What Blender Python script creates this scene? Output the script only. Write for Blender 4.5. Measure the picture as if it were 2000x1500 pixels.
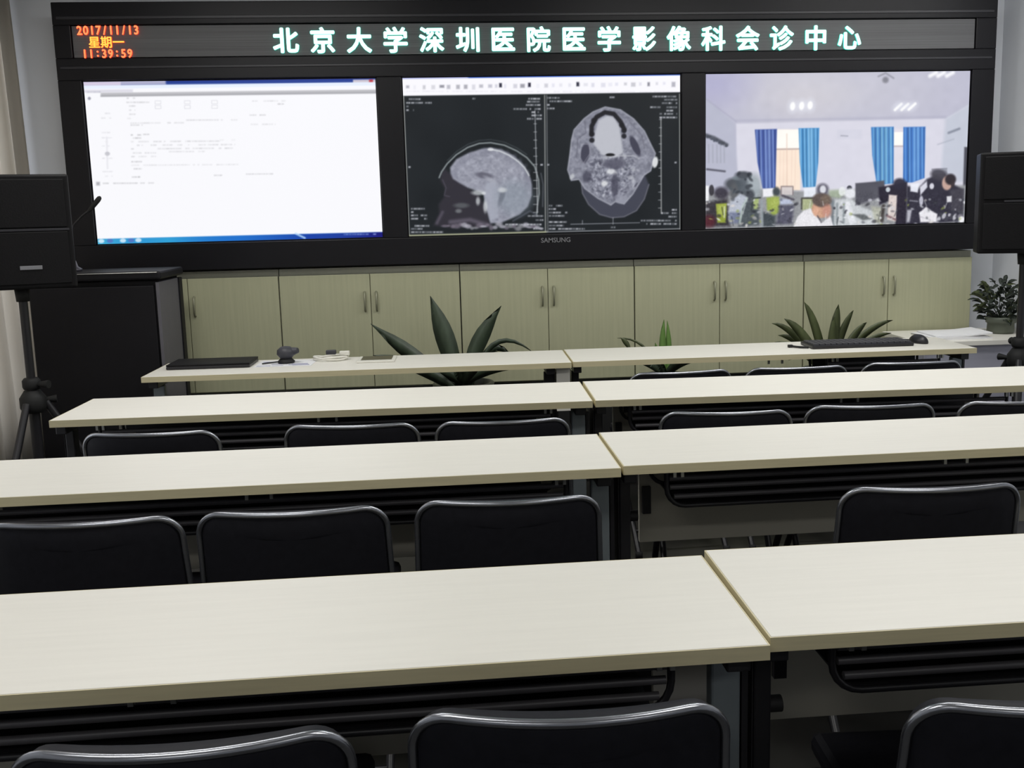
import bpy, bmesh, math, random
import numpy as np
from mathutils import Vector, Matrix

random.seed(7)
rng = np.random.default_rng(11)
S = bpy.context.scene
COL = S.collection
for o in list(bpy.data.objects):
    bpy.data.objects.remove(o)

# ------------------------------------------------------------------ camera
cam_data = bpy.data.cameras.new('camera')
cam = bpy.data.objects.new('camera', cam_data)
COL.objects.link(cam)
CAM_R = Vector((0.99638, -0.08175, -0.0235)); YAW, PITCH, ROLL = 0.0819, 0.1530, -0.0235
fw = Vector((math.sin(YAW)*math.cos(PITCH), math.cos(YAW)*math.cos(PITCH), -math.sin(PITCH)))
rt = Vector((math.cos(YAW), -math.sin(YAW), 0))
up = rt.cross(fw)
r2 = rt*math.cos(ROLL) + up*math.sin(ROLL)
u2 = up*math.cos(ROLL) - rt*math.sin(ROLL)
cam.matrix_world = Matrix(((r2.x, u2.x, -fw.x, 0), (r2.y, u2.y, -fw.y, 0), (r2.z, u2.z, -fw.z, 1.3919), (0, 0, 0, 1)))
cam_data.sensor_width = 36
cam_data.lens = 1958.76/2000*36
cam_data.shift_x = -0.02766
cam_data.shift_y = -0.01734
cam_data.clip_start = 0.05
S.camera = cam

# ------------------------------------------------------------------ light and exposure
w = bpy.data.worlds.new('world'); S.world = w; w.use_nodes = True
w.node_tree.nodes['Background'].inputs[0].default_value = (0.75, 0.8, 0.9, 1)
w.node_tree.nodes['Background'].inputs[1].default_value = 0.03
S.view_settings.view_transform = 'Standard'
S.view_settings.look = 'None'
S.view_settings.gamma = 1
S.view_settings.exposure = 0
S.view_settings.use_curve_mapping = False

def lamp(x, y, power, sx=1.2, sy=0.35, z=2.70, color=(1, 0.99, 0.96), spread=180):
    l = bpy.data.lights.new('ceiling_or_fill_lamp', 'AREA'); l.shape = 'RECTANGLE'; l.size = sx; l.size_y = sy
    l.energy = power; l.color = color; l.spread = math.radians(spread)
    o = bpy.data.objects.new('ceiling_or_fill_lamp', l); o.location = (x, y, z); COL.objects.link(o)
for (x, y, p) in ((-1.0, -1.4, 12), (1.4, -1.4, 12), (-1.0, 1.2, 16), (1.4, 1.2, 16), (-1.0, 3.6, 25), (1.4, 3.6, 25), (2.6, 4.2, 18)):  # the last one is an added fill for the right wall and cupboards
    lamp(x, y, p)

# ------------------------------------------------------------------ materials
def lin(c):
    c = c/255.0
    return c/12.92 if c <= 0.04045 else ((c+0.055)/1.055)**2.4
def L3(r, g, b): return (lin(r), lin(g), lin(b), 1)

def mat(name, rgb, rough=0.5, metal=0.0, spec=0.5, var=0.0, scale=(1, 1, 1), nscale=20, bump=0.0, coat=0.0, emit=None, estr=0.0):
    m = bpy.data.materials.new(name); m.use_nodes = True
    nt = m.node_tree; b = nt.nodes['Principled BSDF']
    c = L3(*rgb)
    b.inputs['Base Color'].default_value = c
    b.inputs['Roughness'].default_value = rough
    b.inputs['Metallic'].default_value = metal
    b.inputs['Specular IOR Level'].default_value = spec
    b.inputs['Coat Weight'].default_value = coat
    if emit:
        b.inputs['Emission Color'].default_value = L3(*emit); b.inputs['Emission Strength'].default_value = estr
    if var or bump:
        tc = nt.nodes.new('ShaderNodeTexCoord'); mp = nt.nodes.new('ShaderNodeMapping')
        mp.inputs['Scale'].default_value = scale
        nz = nt.nodes.new('ShaderNodeTexNoise'); nz.inputs['Scale'].default_value = nscale; nz.inputs['Detail'].default_value = 4
        nt.links.new(tc.outputs['Object'], mp.inputs[0]); nt.links.new(mp.outputs[0], nz.inputs['Vector'])
        if var:
            rp = nt.nodes.new('ShaderNodeValToRGB')
            rp.color_ramp.elements[0].position = 0.3; rp.color_ramp.elements[1].position = 0.7
            rp.color_ramp.elements[0].color = tuple(max(0, v*(1-var)) for v in c[:3]) + (1,)
            rp.color_ramp.elements[1].color = tuple(min(1, v*(1+var)) for v in c[:3]) + (1,)
            nt.links.new(nz.outputs['Fac'], rp.inputs[0]); nt.links.new(rp.outputs[0], b.inputs['Base Color'])
        if bump:
            bp = nt.nodes.new('ShaderNodeBump'); bp.inputs['Strength'].default_value = bump; bp.inputs['Distance'].default_value = 0.01
            nt.links.new(nz.outputs['Fac'], bp.inputs['Height']); nt.links.new(bp.outputs[0], b.inputs['Normal'])
    return m

M = {}
M['laminate'] = mat('cream_laminate', (227, 224, 215), 0.42, var=0.018, scale=(1, 14, 1), nscale=6)
M['edge'] = mat('beige_edge_band', (204, 194, 158), 0.5, var=0.05, scale=(1, 1, 20), nscale=8)
M['door'] = mat('grey_green_oak_laminate', (174, 174, 144), 0.5, var=0.05, scale=(22, 1, 0.8), nscale=3)
M['carcass'] = mat('pale_carcass_laminate', (172, 172, 156), 0.5, var=0.03, scale=(20, 1, 1), nscale=3)
M['dark_plinth'] = mat('dark_plinth', (26, 26, 26), 0.6, var=0.05)
M['seam'] = mat('door_handle_metal', (140, 140, 118), 0.4, 0.3, var=0.03)
M['frame'] = mat('black_lacquer_frame', (20, 19, 23), 0.4, spec=0.25, var=0.08, nscale=6)
M['frame_trim'] = mat('dark_grey_frame_trim', (36, 35, 40), 0.4, var=0.05)
M['led'] = mat('led_dot_board', (92, 92, 94), 0.6, var=0.2, scale=(0.4, 1, 90), nscale=3)
M['led_teal'] = mat('lit_teal_diodes', (20, 20, 20), 0.5, emit=(176, 255, 238), estr=2.6)
M['led_side'] = mat('lit_teal_diode_edge', (20, 20, 20), 0.5, emit=(40, 235, 200), estr=1.6)
M['led_red'] = mat('lit_red_diodes', (20, 10, 10), 0.5, emit=(255, 120, 70), estr=2.0)
M['led_red_side'] = mat('lit_red_diode_edge', (20, 5, 5), 0.5, emit=(255, 40, 15), estr=2.4)
M['led_amber'] = mat('lit_amber_diodes', (20, 15, 5), 0.5, emit=(255, 185, 70), estr=1.6)
M['wall'] = mat('grey_white_wall_paint', (222, 225, 231), 0.8, var=0.02, nscale=3, bump=0.02)
M['ceiling'] = mat('white_ceiling_paint', (205, 205, 205), 0.9, var=0.02, nscale=3)
M['floor'] = mat('dark_floor_tile', (50, 49, 47), 0.4, var=0.1, nscale=2)
M['curtain'] = mat('grey_beige_curtain_cloth', (214, 209, 202), 0.9, var=0.05, scale=(20, 20, 0.5), nscale=4)
M['leather'] = mat('black_vinyl', (32, 32, 37), 0.5, spec=0.10, var=0.1, nscale=60, bump=0.03)
M['tube'] = mat('dark_chrome_tube', (150, 152, 158), 0.25, 0.95, var=0.03)
M['rubber'] = mat('black_rubber', (16, 16, 16), 0.7, var=0.05)
M['steel'] = mat('grey_painted_steel', (128, 136, 140), 0.4, 0.3, var=0.04)
M['black_steel'] = mat('black_powder_coated_steel', (36, 35, 38), 0.38, 0.2, var=0.06)
M['tray_bar'] = mat('dark_grey_tray_tube', (82, 80, 83), 0.4, 0.2, var=0.05)
M['panel'] = mat('grey_modesty_laminate', (186, 182, 168), 0.55, var=0.05, nscale=5)
M['bolt'] = mat('zinc_bracket', (170, 170, 165), 0.35, 0.8, var=0.03)
M['podium'] = mat('charcoal_podium_steel', (24, 23, 26), 0.55, spec=0.2, var=0.05)
M['podium_side'] = mat('lit_grey_podium_side', (92, 90, 96), 0.5, var=0.04)  # lighter than the front: the light this side catches is in its grey
M['podium_trim'] = mat('satin_podium_trim', (70, 68, 76), 0.3, 0.3, var=0.04)
M['plastic'] = mat('black_speaker_plastic', (13, 12, 14), 0.5, spec=0.2, var=0.08, nscale=50, bump=0.04)
M['grille'] = mat('black_perforated_grille', (11, 10, 12), 0.6, 0.0, spec=0.2, var=0.25, nscale=160, bump=0.1)
M['logo'] = mat('silver_badge', (150, 150, 154), 0.35, 0.7, var=0.05)
M['leaf'] = mat('dark_green_leaf', (58, 70, 54), 0.45, var=0.35, scale=(6, 6, 2), nscale=4)
M['leaf_dark'] = mat('blackish_green_leaf', (42, 50, 40), 0.5, var=0.3, nscale=20)
M['leaf_olive'] = mat('olive_green_leaf', (74, 82, 50), 0.5, var=0.3, scale=(6, 6, 2), nscale=4)
M['leaf_light'] = mat('fresh_green_leaf', (104, 140, 70), 0.5, var=0.2, nscale=6)
M['pot_dark'] = mat('dark_glazed_pot', (52, 54, 48), 0.35, var=0.15, nscale=6)
M['pot_grey'] = mat('grey_green_pot', (92, 98, 86), 0.45, var=0.1, nscale=6)
M['soil'] = mat('potting_soil', (48, 40, 32), 0.95, var=0.3, nscale=30, bump=0.4)
M['paper'] = mat('white_paper', (226, 226, 228), 0.8, var=0.02)
M['white_plastic'] = mat('white_plastic', (220, 218, 208), 0.4, var=0.02)
M['side_panel'] = mat('lilac_grey_panel', (170, 170, 184), 0.6, var=0.03, nscale=3)
M['dark_grey'] = mat('dark_grey_plastic', (56, 56, 62), 0.5, var=0.1, nscale=30)
M['key'] = mat('key_plastic', (62, 62, 68), 0.5, var=0.05)
M['blue_ink'] = mat('blue_print', (96, 100, 150), 0.8, var=0.2, nscale=60)
M['tablet_face'] = mat('dark_olive_tablet_face', (86, 82, 62), 0.4, var=0.15, scale=(1, 30, 1), nscale=10)

def translucent(m, share):
    nt = m.node_tree; b = nt.nodes['Principled BSDF']; out = nt.nodes['Material Output']
    tr = nt.nodes.new('ShaderNodeBsdfTranslucent'); tr.inputs[0].default_value = L3(226, 222, 214)
    mx = nt.nodes.new('ShaderNodeMixShader'); mx.inputs[0].default_value = share
    nt.links.new(b.outputs[0], mx.inputs[1]); nt.links.new(tr.outputs[0], mx.inputs[2]); nt.links.new(mx.outputs[0], out.inputs[0])
translucent(M['curtain'], 0.8)
M['daylight'] = mat('glowing_window_pane', (200, 200, 200), 0.3, emit=(235, 240, 250), estr=1.25)
def grad_paint(name):
    m = bpy.data.materials.new(name); m.use_nodes = True
    nt = m.node_tree; b = nt.nodes['Principled BSDF']
    b.inputs['Base Color'].default_value = (0.004, 0.004, 0.005, 1); b.inputs['Roughness'].default_value = 0.45
    b.inputs['Specular IOR Level'].default_value = 0.2
    a = nt.nodes.new('ShaderNodeVertexColor'); a.layer_name = 'picture'
    nt.links.new(a.outputs['Color'], b.inputs['Emission Color']); b.inputs['Emission Strength'].default_value = 1.0
    return m
M['lcd'] = grad_paint('lit_lcd_picture')

# ------------------------------------------------------------------ mesh helpers
class MB:
    def __init__(s): s.v = []; s.f = []; s.mi = []; s.sm = []
    def add(s, vs, fs, mi=0, smooth=False):
        n = len(s.v); s.v += [tuple(v) for v in vs]
        for f in fs: s.f.append(tuple(i+n for i in f)); s.mi.append(mi); s.sm.append(smooth)
        return s
    def box(s, x0, x1, y0, y1, z0, z1, bev=0.0, mi=0):
        if bev <= 0:
            vs = [(x, y, z) for z in (z0, z1) for y in (y0, y1) for x in (x0, x1)]
            s.add(vs, [(0, 2, 3, 1), (4, 5, 7, 6), (0, 1, 5, 4), (2, 6, 7, 3), (0, 4, 6, 2), (1, 3, 7, 5)], mi); return s
        bm = bmesh.new(); bmesh.ops.create_cube(bm, size=1)
        for v in bm.verts: v.co = ((x0+x1)/2+v.co.x*(x1-x0), (y0+y1)/2+v.co.y*(y1-y0), (z0+z1)/2+v.co.z*(z1-z0))
        bmesh.ops.bevel(bm, geom=bm.edges[:], offset=bev, segments=2, profile=0.5, affect='EDGES')
        bm.verts.index_update()
        s.add([v.co[:] for v in bm.verts], [[v.index for v in f.verts] for f in bm.faces], mi); bm.free(); return s
    def tube(s, pts, r, n=10, closed=False, mi=0, cap=True):
        P = [Vector(p) for p in pts]; R = r if isinstance(r, (list, tuple)) else [r]*len(P)
        rings = []; prev = None
        for i, p in enumerate(P):
            a = P[i-1] if (i > 0 or closed) else P[i]; b = P[(i+1) % len(P)] if (i < len(P)-1 or closed) else P[i]
            t = (b-a).normalized()
            if prev is None:
                q = Vector((0, 0, 1)) if abs(t.z) < 0.9 else Vector((1, 0, 0))
                nn = (q - t*q.dot(t)).normalized()
            else: nn = (prev - t*prev.dot(t)).normalized()
            prev = nn; bb = t.cross(nn)
            rings.append([p + (nn*math.cos(2*math.pi*k/n) + bb*math.sin(2*math.pi*k/n))*R[i] for k in range(n)])
        vs = [v for ring in rings for v in ring]; fs = []
        m = len(P)
        for i in range(m if closed else m-1):
            j = (i+1) % m
            for k in range(n): fs.append((i*n+k, i*n+(k+1) % n, j*n+(k+1) % n, j*n+k))
        s.add(vs, fs, mi, True)
        if cap and not closed:
            s.add(rings[0], [tuple(range(n))[::-1]], mi); s.add(rings[-1], [tuple(range(n))], mi)
        return s
    def lathe(s, prof, n=24, c=(0, 0, 0), mi=0):
        vs = [(c[0]+r*math.cos(2*math.pi*k/n), c[1]+r*math.sin(2*math.pi*k/n), c[2]+z) for r, z in prof for k in range(n)]
        fs = [(i*n+k, i*n+(k+1) % n, (i+1)*n+(k+1) % n, (i+1)*n+k) for i in range(len(prof)-1) for k in range(n)]
        s.add(vs, fs, mi, True); return s
    def build(s, name, mats, parent=None, loc=None):
        me = bpy.data.meshes.new(name); me.from_pydata(s.v, [], s.f); me.update()
        if not isinstance(mats, (list, tuple)): mats = [mats]
        for m in mats: me.materials.append(m)
        me.polygons.foreach_set('material_index', s.mi); me.polygons.foreach_set('use_smooth', s.sm)
        o = bpy.data.objects.new(name, me); COL.objects.link(o)
        if parent: o.parent = parent
        if loc: o.location = loc
        return o

def box(name, m, x0, x1, y0, y1, z0, z1, parent=None, bev=0.0):
    return MB().box(x0, x1, y0, y1, z0, z1, bev).build(name, m, parent)
def tag(o, label, cat, group=None):
    o['label'] = label; o['category'] = cat
    if group: o['group'] = group
    return o
def thing(name, label, cat, loc=(0, 0, 0), rz=0.0, group=None):
    o = bpy.data.objects.new(name, None); COL.objects.link(o); o.empty_display_size = 0.1
    o.location = loc; o.rotation_euler = (0, 0, rz)
    return tag(o, label, cat, group)
def struct(o): o['kind'] = 'structure'; return o
def dup(root, loc, rz, label):
    r = root.copy(); COL.objects.link(r); r.location = loc; r.rotation_euler = (0, 0, rz); r['label'] = label
    for ch in list(root.children):
        c = ch.copy(); COL.objects.link(c); c.parent = r
        for g in list(ch.children):
            d = g.copy(); COL.objects.link(d); d.parent = c
    return r
def arc(cx, cy, r, a0, a1, n):
    return [(cx+r*math.cos(a0+(a1-a0)*i/n), cy+r*math.sin(a0+(a1-a0)*i/n)) for i in range(n+1)]

# ------------------------------------------------------------------ the room
XL, XR, YB, YF, ZC = -2.32, 3.03, -3.2, 5.46, 2.8
struct(box('floor', M['floor'], XL-0.1, XR+0.1, YB-0.1, YF+0.1, -0.1, 0))
struct(box('ceiling', M['ceiling'], XL-0.1, XR+0.1, YB-0.1, YF+0.1, ZC, ZC+0.1))
struct(box('wall_front', M['wall'], XL-0.1, XR+0.1, YF, YF+0.1, 0, ZC))
struct(box('wall_back', M['wall'], XL-0.1, XR+0.1, YB-0.1, YB, 0, ZC))
struct(box('wall_left', M['wall'], XL-0.1, XL, YB, YF, 0, ZC))
struct(box('wall_right', M['wall'], XR, XR+0.1, YB, YF, 0, ZC))

win = struct(MB().box(XL, XL+0.05, 2.70, 2.78, 0.30, 2.5).box(XL, XL+0.05, 5.22, 5.30, 0.30, 2.5).box(XL, XL+0.05, 2.78, 5.22, 0.30, 0.38).box(XL, XL+0.05, 2.78, 5.22, 2.42, 2.5).box(XL, XL+0.05, 3.97, 4.03, 0.38, 2.42).build('window_1', M['white_plastic']))  # unseen window on the solid wall, added so its glowing panes brighten the curtain
box('pane', M['daylight'], XL+0.012, XL+0.018, 2.78, 3.97, 0.38, 2.42, win); box('pane', M['daylight'], XL+0.012, XL+0.018, 4.03, 5.22, 0.38, 2.42, win)

# ------------------------------------------------------------------ black screen wall
FX0, FX1, FZ0, FZ1, FY = -1.9016, 2.8685, 1.1384, 2.4451, 5.23
SX = (-1.786, -0.233, 1.3198); SW = 1.4215; SZ0, SZ1 = 1.2795, 2.0736
LX0, LX1, LZ0, LZ1 = -1.815, 2.752, 2.186, 2.334
fr = thing('screen_wall_frame', 'long black frame that surrounds three screens and the lit sign', 'frame', (0, 0, 0))
def part(name, x0, x1, z0, z1, y0=FY, y1=5.27, m='frame', bev=0.004):
    return box(name, M[m], x0, x1, y0, y1, z0, z1, fr, bev)
part('top_rail', FX0, FX1, LZ1+0.004, FZ1)
part('middle_rail', FX0, FX1, SZ1+0.004, LZ0-0.004)
part('bottom_rail', FX0, FX1, FZ0, SZ0-0.004)
part('stile', FX0, SX[0]-0.004, SZ0-0.004, SZ1+0.004)
part('stile', SX[0]+SW+0.004, SX[1]-0.004, SZ0-0.004, SZ1+0.004)
part('stile', SX[1]+SW+0.004, SX[2]-0.004, SZ0-0.004, SZ1+0.004)
part('stile', SX[2]+SW+0.004, FX1, SZ0-0.004, SZ1+0.004)
part('stile', FX0, LX0-0.004, LZ0-0.004, LZ1+0.004)
part('stile', LX1+0.004, FX1, LZ0-0.004, LZ1+0.004)
part('trim_strip', FX0+0.02, FX1-0.02, LZ1+0.030, LZ1+0.044, FY-0.004, FY+0.01, 'frame_trim', 0.002)
part('trim_strip', FX0+0.02, FX1-0.02, LZ0-0.055, LZ0-0.043, FY-0.004, FY+0.01, 'frame_trim', 0.002)
part('backing_board', FX0+0.005, FX1-0.005, FZ0+0.005, FZ1-0.005, 5.30, 5.452, 'frame', 0)

# ------------------------------------------------------------------ pictures for the three screens (painted in code, stored as a colour attribute)
PW, PH = 512, 288
class Pic:
    def __init__(s, corners, bg):
        s.c = [np.array(c, float) for c in corners]           # tl tr br bl
        u, v = np.meshgrid((np.arange(PW)+0.5)/PW, (np.arange(PH)+0.5)/PH)
        tl, tr, br, bl = s.c
        p = ((1-u)*(1-v))[..., None]*tl + (u*(1-v))[..., None]*tr + (u*v)[..., None]*br + ((1-u)*v)[..., None]*bl
        s.x, s.y = p[..., 0], p[..., 1]
        s.im = np.zeros((PH, PW, 3)); s.im[:] = bg; s.u, s.v = u, v
    def mix(s, m, c):
        m = np.clip(m, 0, 1)[..., None]; s.im = s.im*(1-m) + np.array(c, float)*m
    def rect(s, x0, y0, x1, y1, c, a=1.0, e=1.0, sl=0.0):
        yy = s.y - sl*(s.x-x0)
        m = np.minimum(np.minimum(s.x-x0, x1-s.x), np.minimum(yy-y0, y1-yy))/e+0.5
        s.mix(np.clip(m, 0, 1)*a, c)
    def sd_poly(s, pts):
        P = np.array(pts, float); d = np.full(s.x.shape, 1e9); ins = np.zeros(s.x.shape, bool)
        for i in range(len(P)):
            a, b = P[i-1], P[i]; ex, ey = b-a; wx, wy = s.x-a[0], s.y-a[1]
            t = np.clip((wx*ex+wy*ey)/(ex*ex+ey*ey+1e-9), 0, 1)
            d = np.minimum(d, (wx-ex*t)**2+(wy-ey*t)**2)
            c = ((a[1] <= s.y) != (b[1] <= s.y)) & (s.x < (b[0]-a[0])*(s.y-a[1])/(b[1]-a[1]+1e-12)+a[0])
            ins ^= c
        d = np.sqrt(d); return np.where(ins, d, -d)
    def poly(s, pts, c, a=1.0, e=1.5): s.mix(np.clip(s.sd_poly(pts)/e+0.5, 0, 1)*a, c)
    def line(s, pts, wd, c, a=1.0, e=1.2):
        P = np.array(pts, float); d = np.full(s.x.shape, 1e9)
        for i in range(len(P)-1):
            p, q = P[i], P[i+1]; ex, ey = q-p; wx, wy = s.x-p[0], s.y-p[1]
            t = np.clip((wx*ex+wy*ey)/(ex*ex+ey*ey+1e-9), 0, 1)
            d = np.minimum(d, (wx-ex*t)**2+(wy-ey*t)**2)
        s.mix(np.clip((wd/2-np.sqrt(d))/e+0.5, 0, 1)*a, c)
    def ell(s, cx, cy, rx, ry, c, a=1.0, rot=0.0, e=0.25):
        dx, dy = s.x-cx, s.y-cy; co, si = math.cos(rot), math.sin(rot)
        q = np.sqrt(((dx*co+dy*si)/rx)**2+((-dx*si+dy*co)/ry)**2)
        s.mix(np.clip((1-q)/e+0.5, 0, 1)*a, c)
    def text(s, x0, x1, y, c, h=3.0, a=0.8, seed=0, dens=0.72):
        r = random.Random(seed*977+int(x0*13+y*7)); x = x0
        while x < x1:
            ww = r.uniform(2, 7)
            if r.random() < dens: s.rect(x, y-h/2, min(x+ww, x1), y+h/2, c, a*r.uniform(0.5, 1.0), 1.5)
            x += ww+r.uniform(0.4, 1.6)
    def noise(s, k, amp, m=None):
        h, wd = PH//k+2, PW//k+2; n = rng.normal(0, 1, (h, wd))
        yy = np.linspace(0, h-1.01, PH); xx = np.linspace(0, wd-1.01, PW)
        y0 = yy.astype(int); x0 = xx.astype(int); fy = (yy-y0)[:, None]; fx = (xx-x0)[None]
        g = n[y0][:, x0]*(1-fy)*(1-fx)+n[y0][:, x0+1]*(1-fy)*fx+n[y0+1][:, x0]*fy*(1-fx)+n[y0+1][:, x0+1]*fy*fx
        g = g*amp
        if m is not None: g = g*np.clip(m, 0, 1)
        s.im = np.clip(s.im+g[..., None], 0, 255)
    def screen(s, name, parent, x0, x1, z0, z1, y):
        im = np.pad(s.im, ((1, 1), (1, 1), (0, 0)), mode='edge')
        for ax in (0, 1): im = 0.25*np.roll(im, 1, ax)+0.5*im+0.25*np.roll(im, -1, ax)
        c = np.clip(im[1:-1, 1:-1], 0, 255)/255.0
        c = np.where(c <= 0.04045, c/12.92, ((c+0.055)/1.055)**2.4)
        xs = np.linspace(x0, x1, PW); zs = np.linspace(z1, z0, PH)
        V = np.zeros((PH, PW, 3)); V[..., 0] = xs[None]; V[..., 1] = y; V[..., 2] = zs[:, None]
        idx = np.arange(PH*PW).reshape(PH, PW)
        F = np.stack([idx[1:, :-1], idx[1:, 1:], idx[:-1, 1:], idx[:-1, :-1]], -1).reshape(-1, 4)
        me = bpy.data.meshes.new(name)
        me.vertices.add(PH*PW); me.vertices.foreach_set('co', V.astype(np.float32).ravel())
        nf = len(F); me.loops.add(nf*4); me.loops.foreach_set('vertex_index', F.astype(np.int32).ravel())
        me.polygons.add(nf); me.polygons.foreach_set('loop_start', np.arange(0, nf*4, 4, dtype=np.int32))
        me.update(calc_edges=True)
        at = me.color_attributes.new('picture', 'FLOAT_COLOR', 'POINT')
        rgba = np.ones((PH*PW, 4), np.float32); rgba[:, :3] = c.reshape(-1, 3)
        at.data.foreach_set('color', rgba.ravel())
        me.materials.append(M['lcd'])
        o = bpy.data.objects.new(name, me); COL.objects.link(o); o.parent = parent
        return o

# left: white document window
A = Pic([(163, 156), (735, 152), (747, 465), (183, 474)], (249, 249, 253))
def yt(x): return 155-(x-163)*0.0065
sl = -0.0065
A.rect(150, 150, 760, 163.5, (34, 62, 146), sl=sl); A.rect(150, 150, 760, 157, (18, 24, 96), sl=sl, a=0.8)
A.rect(150, 150, 322, 163.5, (176, 176, 205), sl=sl, e=4); A.rect(150, 157, 235, 163.5, (214, 204, 226), sl=sl)
A.rect(690, 155, 760, 161.5, (206, 198, 210), sl=sl); A.rect(722, 155, 730, 161, (190, 60, 70), sl=sl, e=2)
A.rect(150, 163.5, 760, 170, (232, 240, 255), sl=sl); A.rect(150, 172, 258, 177, (208, 206, 220), sl=sl, e=3, a=0.7)
A.rect(196, 177.5, 760, 184.8, (190, 190, 195), sl=sl, e=2); A.rect(196, 182, 760, 185, (168, 168, 174), sl=sl, e=2)
A.text(170, 196, 176, (170, 170, 185), 2, 0.7, 1); A.ell(174, 188, 3, 3, (120, 120, 140), 0.7)
for i, yv in enumerate((217, 226, 254, 264, 272, 280, 304, 330, 339)): A.text(196, 215, yv, (206, 206, 212), 2, 0.7, i)
A.rect(204, 262, 207, 325, (232, 232, 238), e=2); A.ell(206, 295, 5, 4, (190, 190, 198), 0.8)
for i, (xa, xb, yv, g) in enumerate(((246, 262, 188, 180), (245, 290, 196, 205), (250, 262, 203, 205), (250, 262, 211, 205), (250, 262, 219, 212), (246, 258, 227, 212),
        (252, 360, 236, 214), (360, 460, 231, 208), (252, 275, 240, 188), (252, 272, 259, 188), (276, 288, 258, 190), (252, 272, 265, 190),
        (252, 425, 272, 206), (425, 455, 270, 222), (252, 275, 279, 206), (290, 455, 279, 212), (252, 265, 286, 206), (300, 455, 286, 206),
        (255, 300, 294, 214), (325, 400, 292, 218), (252, 300, 301, 212), (252, 272, 311, 185), (252, 460, 318, 222), (256, 272, 325, 195), (252, 268, 341, 180),
        (412, 428, 339, 196), (475, 530, 337, 206), (490, 555, 195, 216), (540, 552, 201, 190), (484, 516, 222, 200), (486, 535, 240, 220), (196, 295, 353, 196))):
    A.text(xa, xb, yv, (g, g, g+4), 2.4, 0.9, i+20, 0.85)
for xb in (300, 357, 410): A.rect(xb, 193, xb+12, 200, (214, 214, 222)); A.rect(xb+1, 194, xb+11, 199, (250, 250, 253)); A.rect(xb, 202, xb+12, 209, (214, 214, 222)); A.rect(xb+1, 203, xb+11, 208, (250, 250, 253))
A.rect(183, 350, 190, 357, (160, 160, 168), 0.8, 3)
A.rect(150, 463.5, 800, 480, (34, 120, 205), sl=-0.0155)
t = np.clip((A.x-180)/560, 0, 1); mk = np.clip((A.y-(463.5-0.0155*(A.x-170)))/1.5+0.5, 0, 1)
for k, c in enumerate(((66, 176, 214), (46, 160, 214), (28, 112, 204), (16, 62, 166), (18, 18, 120))):
    A.mix(mk*np.clip(1-abs(t*4-k), 0, 1), c)
for k, xx in enumerate((190, 207, 232, 248, 262)): A.ell(xx, 467.5-0.0155*(xx-180), 6, 4, ((235, 245, 255) if k % 2 == 0 else (90, 110, 190)), 0.8)
A.line([(572, 456), (590, 465)], 4, (190, 220, 250), 0.8); A.text(668, 735, 458.5, (170, 190, 240), 3, 0.7, 5)

# centre: two scan panes
Bc = Pic([(786.5, 153), (1327, 145), (1331, 450), (799, 464)], (24, 29, 33)); sl = -0.0155
def z5(*p): return [(780+a/4.545, 140+b/4.545) for a, b in p]
def z6(*p): return [(1060+a/4.546, 140+b/4.546) for a, b in p]
Bc.noise(40, 2.5)
Bc.rect(780, 140, 1335, 156, (30, 74, 180), sl=sl); Bc.rect(780, 140, 912, 156, (196, 192, 228), sl=sl, e=6)
Bc.rect(1300, 148, 1335, 154, (150, 190, 215), sl=sl, e=3, a=0.7)
Bc.rect(780, 155.5, 1335, 188, (250, 249, 254), sl=sl)
for k in range(34):
    xx = 795+k*15.6+random.uniform(-3, 3); g = random.choice((110, 150, 185, 200, 212, 222))
    Bc.rect(xx, 168+sl*(xx-780), xx+random.uniform(4, 9), 173+random.uniform(0, 5)+sl*(xx-780), (g, g, g+14), random.uniform(0.3, 0.8), 2.5)
for xx in (975, 1031, 1125): Bc.rect(xx-2.5, 166+sl*(xx-780), xx+2.5, 174+sl*(xx-780), (20, 20, 40), 0.9, 2)
Bc.text(795, 1320, 179, (205, 200, 215), 2, 0.4, 9)
# sagittal pane
skull = z5((350, 940), (370, 890), (420, 815), (500, 735), (600, 670), (700, 635), (800, 628), (920, 650), (1030, 700), (1120, 760), (1190, 840), (1225, 960), (1230, 1080), (1215, 1200), (1210, 1270))
face = z5((365, 900), (400, 860), (560, 1000), (700, 1100), (760, 1200), (800, 1370), (640, 1390), (420, 1390), (300, 1370), (350, 1260), (345, 1180), (395, 1110), (400, 1040), (360, 960))
Bc.poly(face, (52, 48, 58), 0.8, 6)
brain = z5((450, 900), (445, 850), (500, 775), (600, 722), (720, 682), (800, 670), (900, 690), (1000, 740), (1080, 810), (1140, 900), (1165, 1000), (1165, 1100), (1130, 1200), (1060, 1270), (980, 1310), (900, 1345), (800, 1352), (780, 1280), (750, 1180), (740, 1080), (680, 1060), (600, 1030), (530, 990), (470, 950))
sd = Bc.sd_poly(brain)
Bc.mix(np.clip(sd/4+0.5, 0, 1), (148, 150, 164))
Bc.noise(7, 8, sd/4); Bc.noise(3, 8, sd/4)
for k in range(16):
    a = -2.9+k*0.2; cx, cy = z5((800+330*math.cos(a), 980+270*math.sin(a)))[0]
    Bc.ell(cx, cy, 9, 5, (122, 124, 140), 0.35, random.uniform(0, 3), 0.8)
Bc.ell(*z5((745, 920))[0], 17, 6, (92, 92, 106), 0.85, 0.15, 0.6); Bc.ell(*z5((800, 960))[0], 14, 4, (168, 170, 182), 0.7, 0.5, 0.8)
Bc.poly(z5((760, 980), (850, 980), (870, 1100), (870, 1300), (800, 1330), (770, 1200), (740, 1080)), (164, 168, 182), 0.8, 6)
Bc.ell(*z5((1010, 1120))[0], 34, 34, (136, 146, 158), 0.6, 0, 0.7); Bc.ell(*z5((900, 1110))[0], 5, 17, (92, 98, 110), 0.6, 0.3, 0.8)
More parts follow.
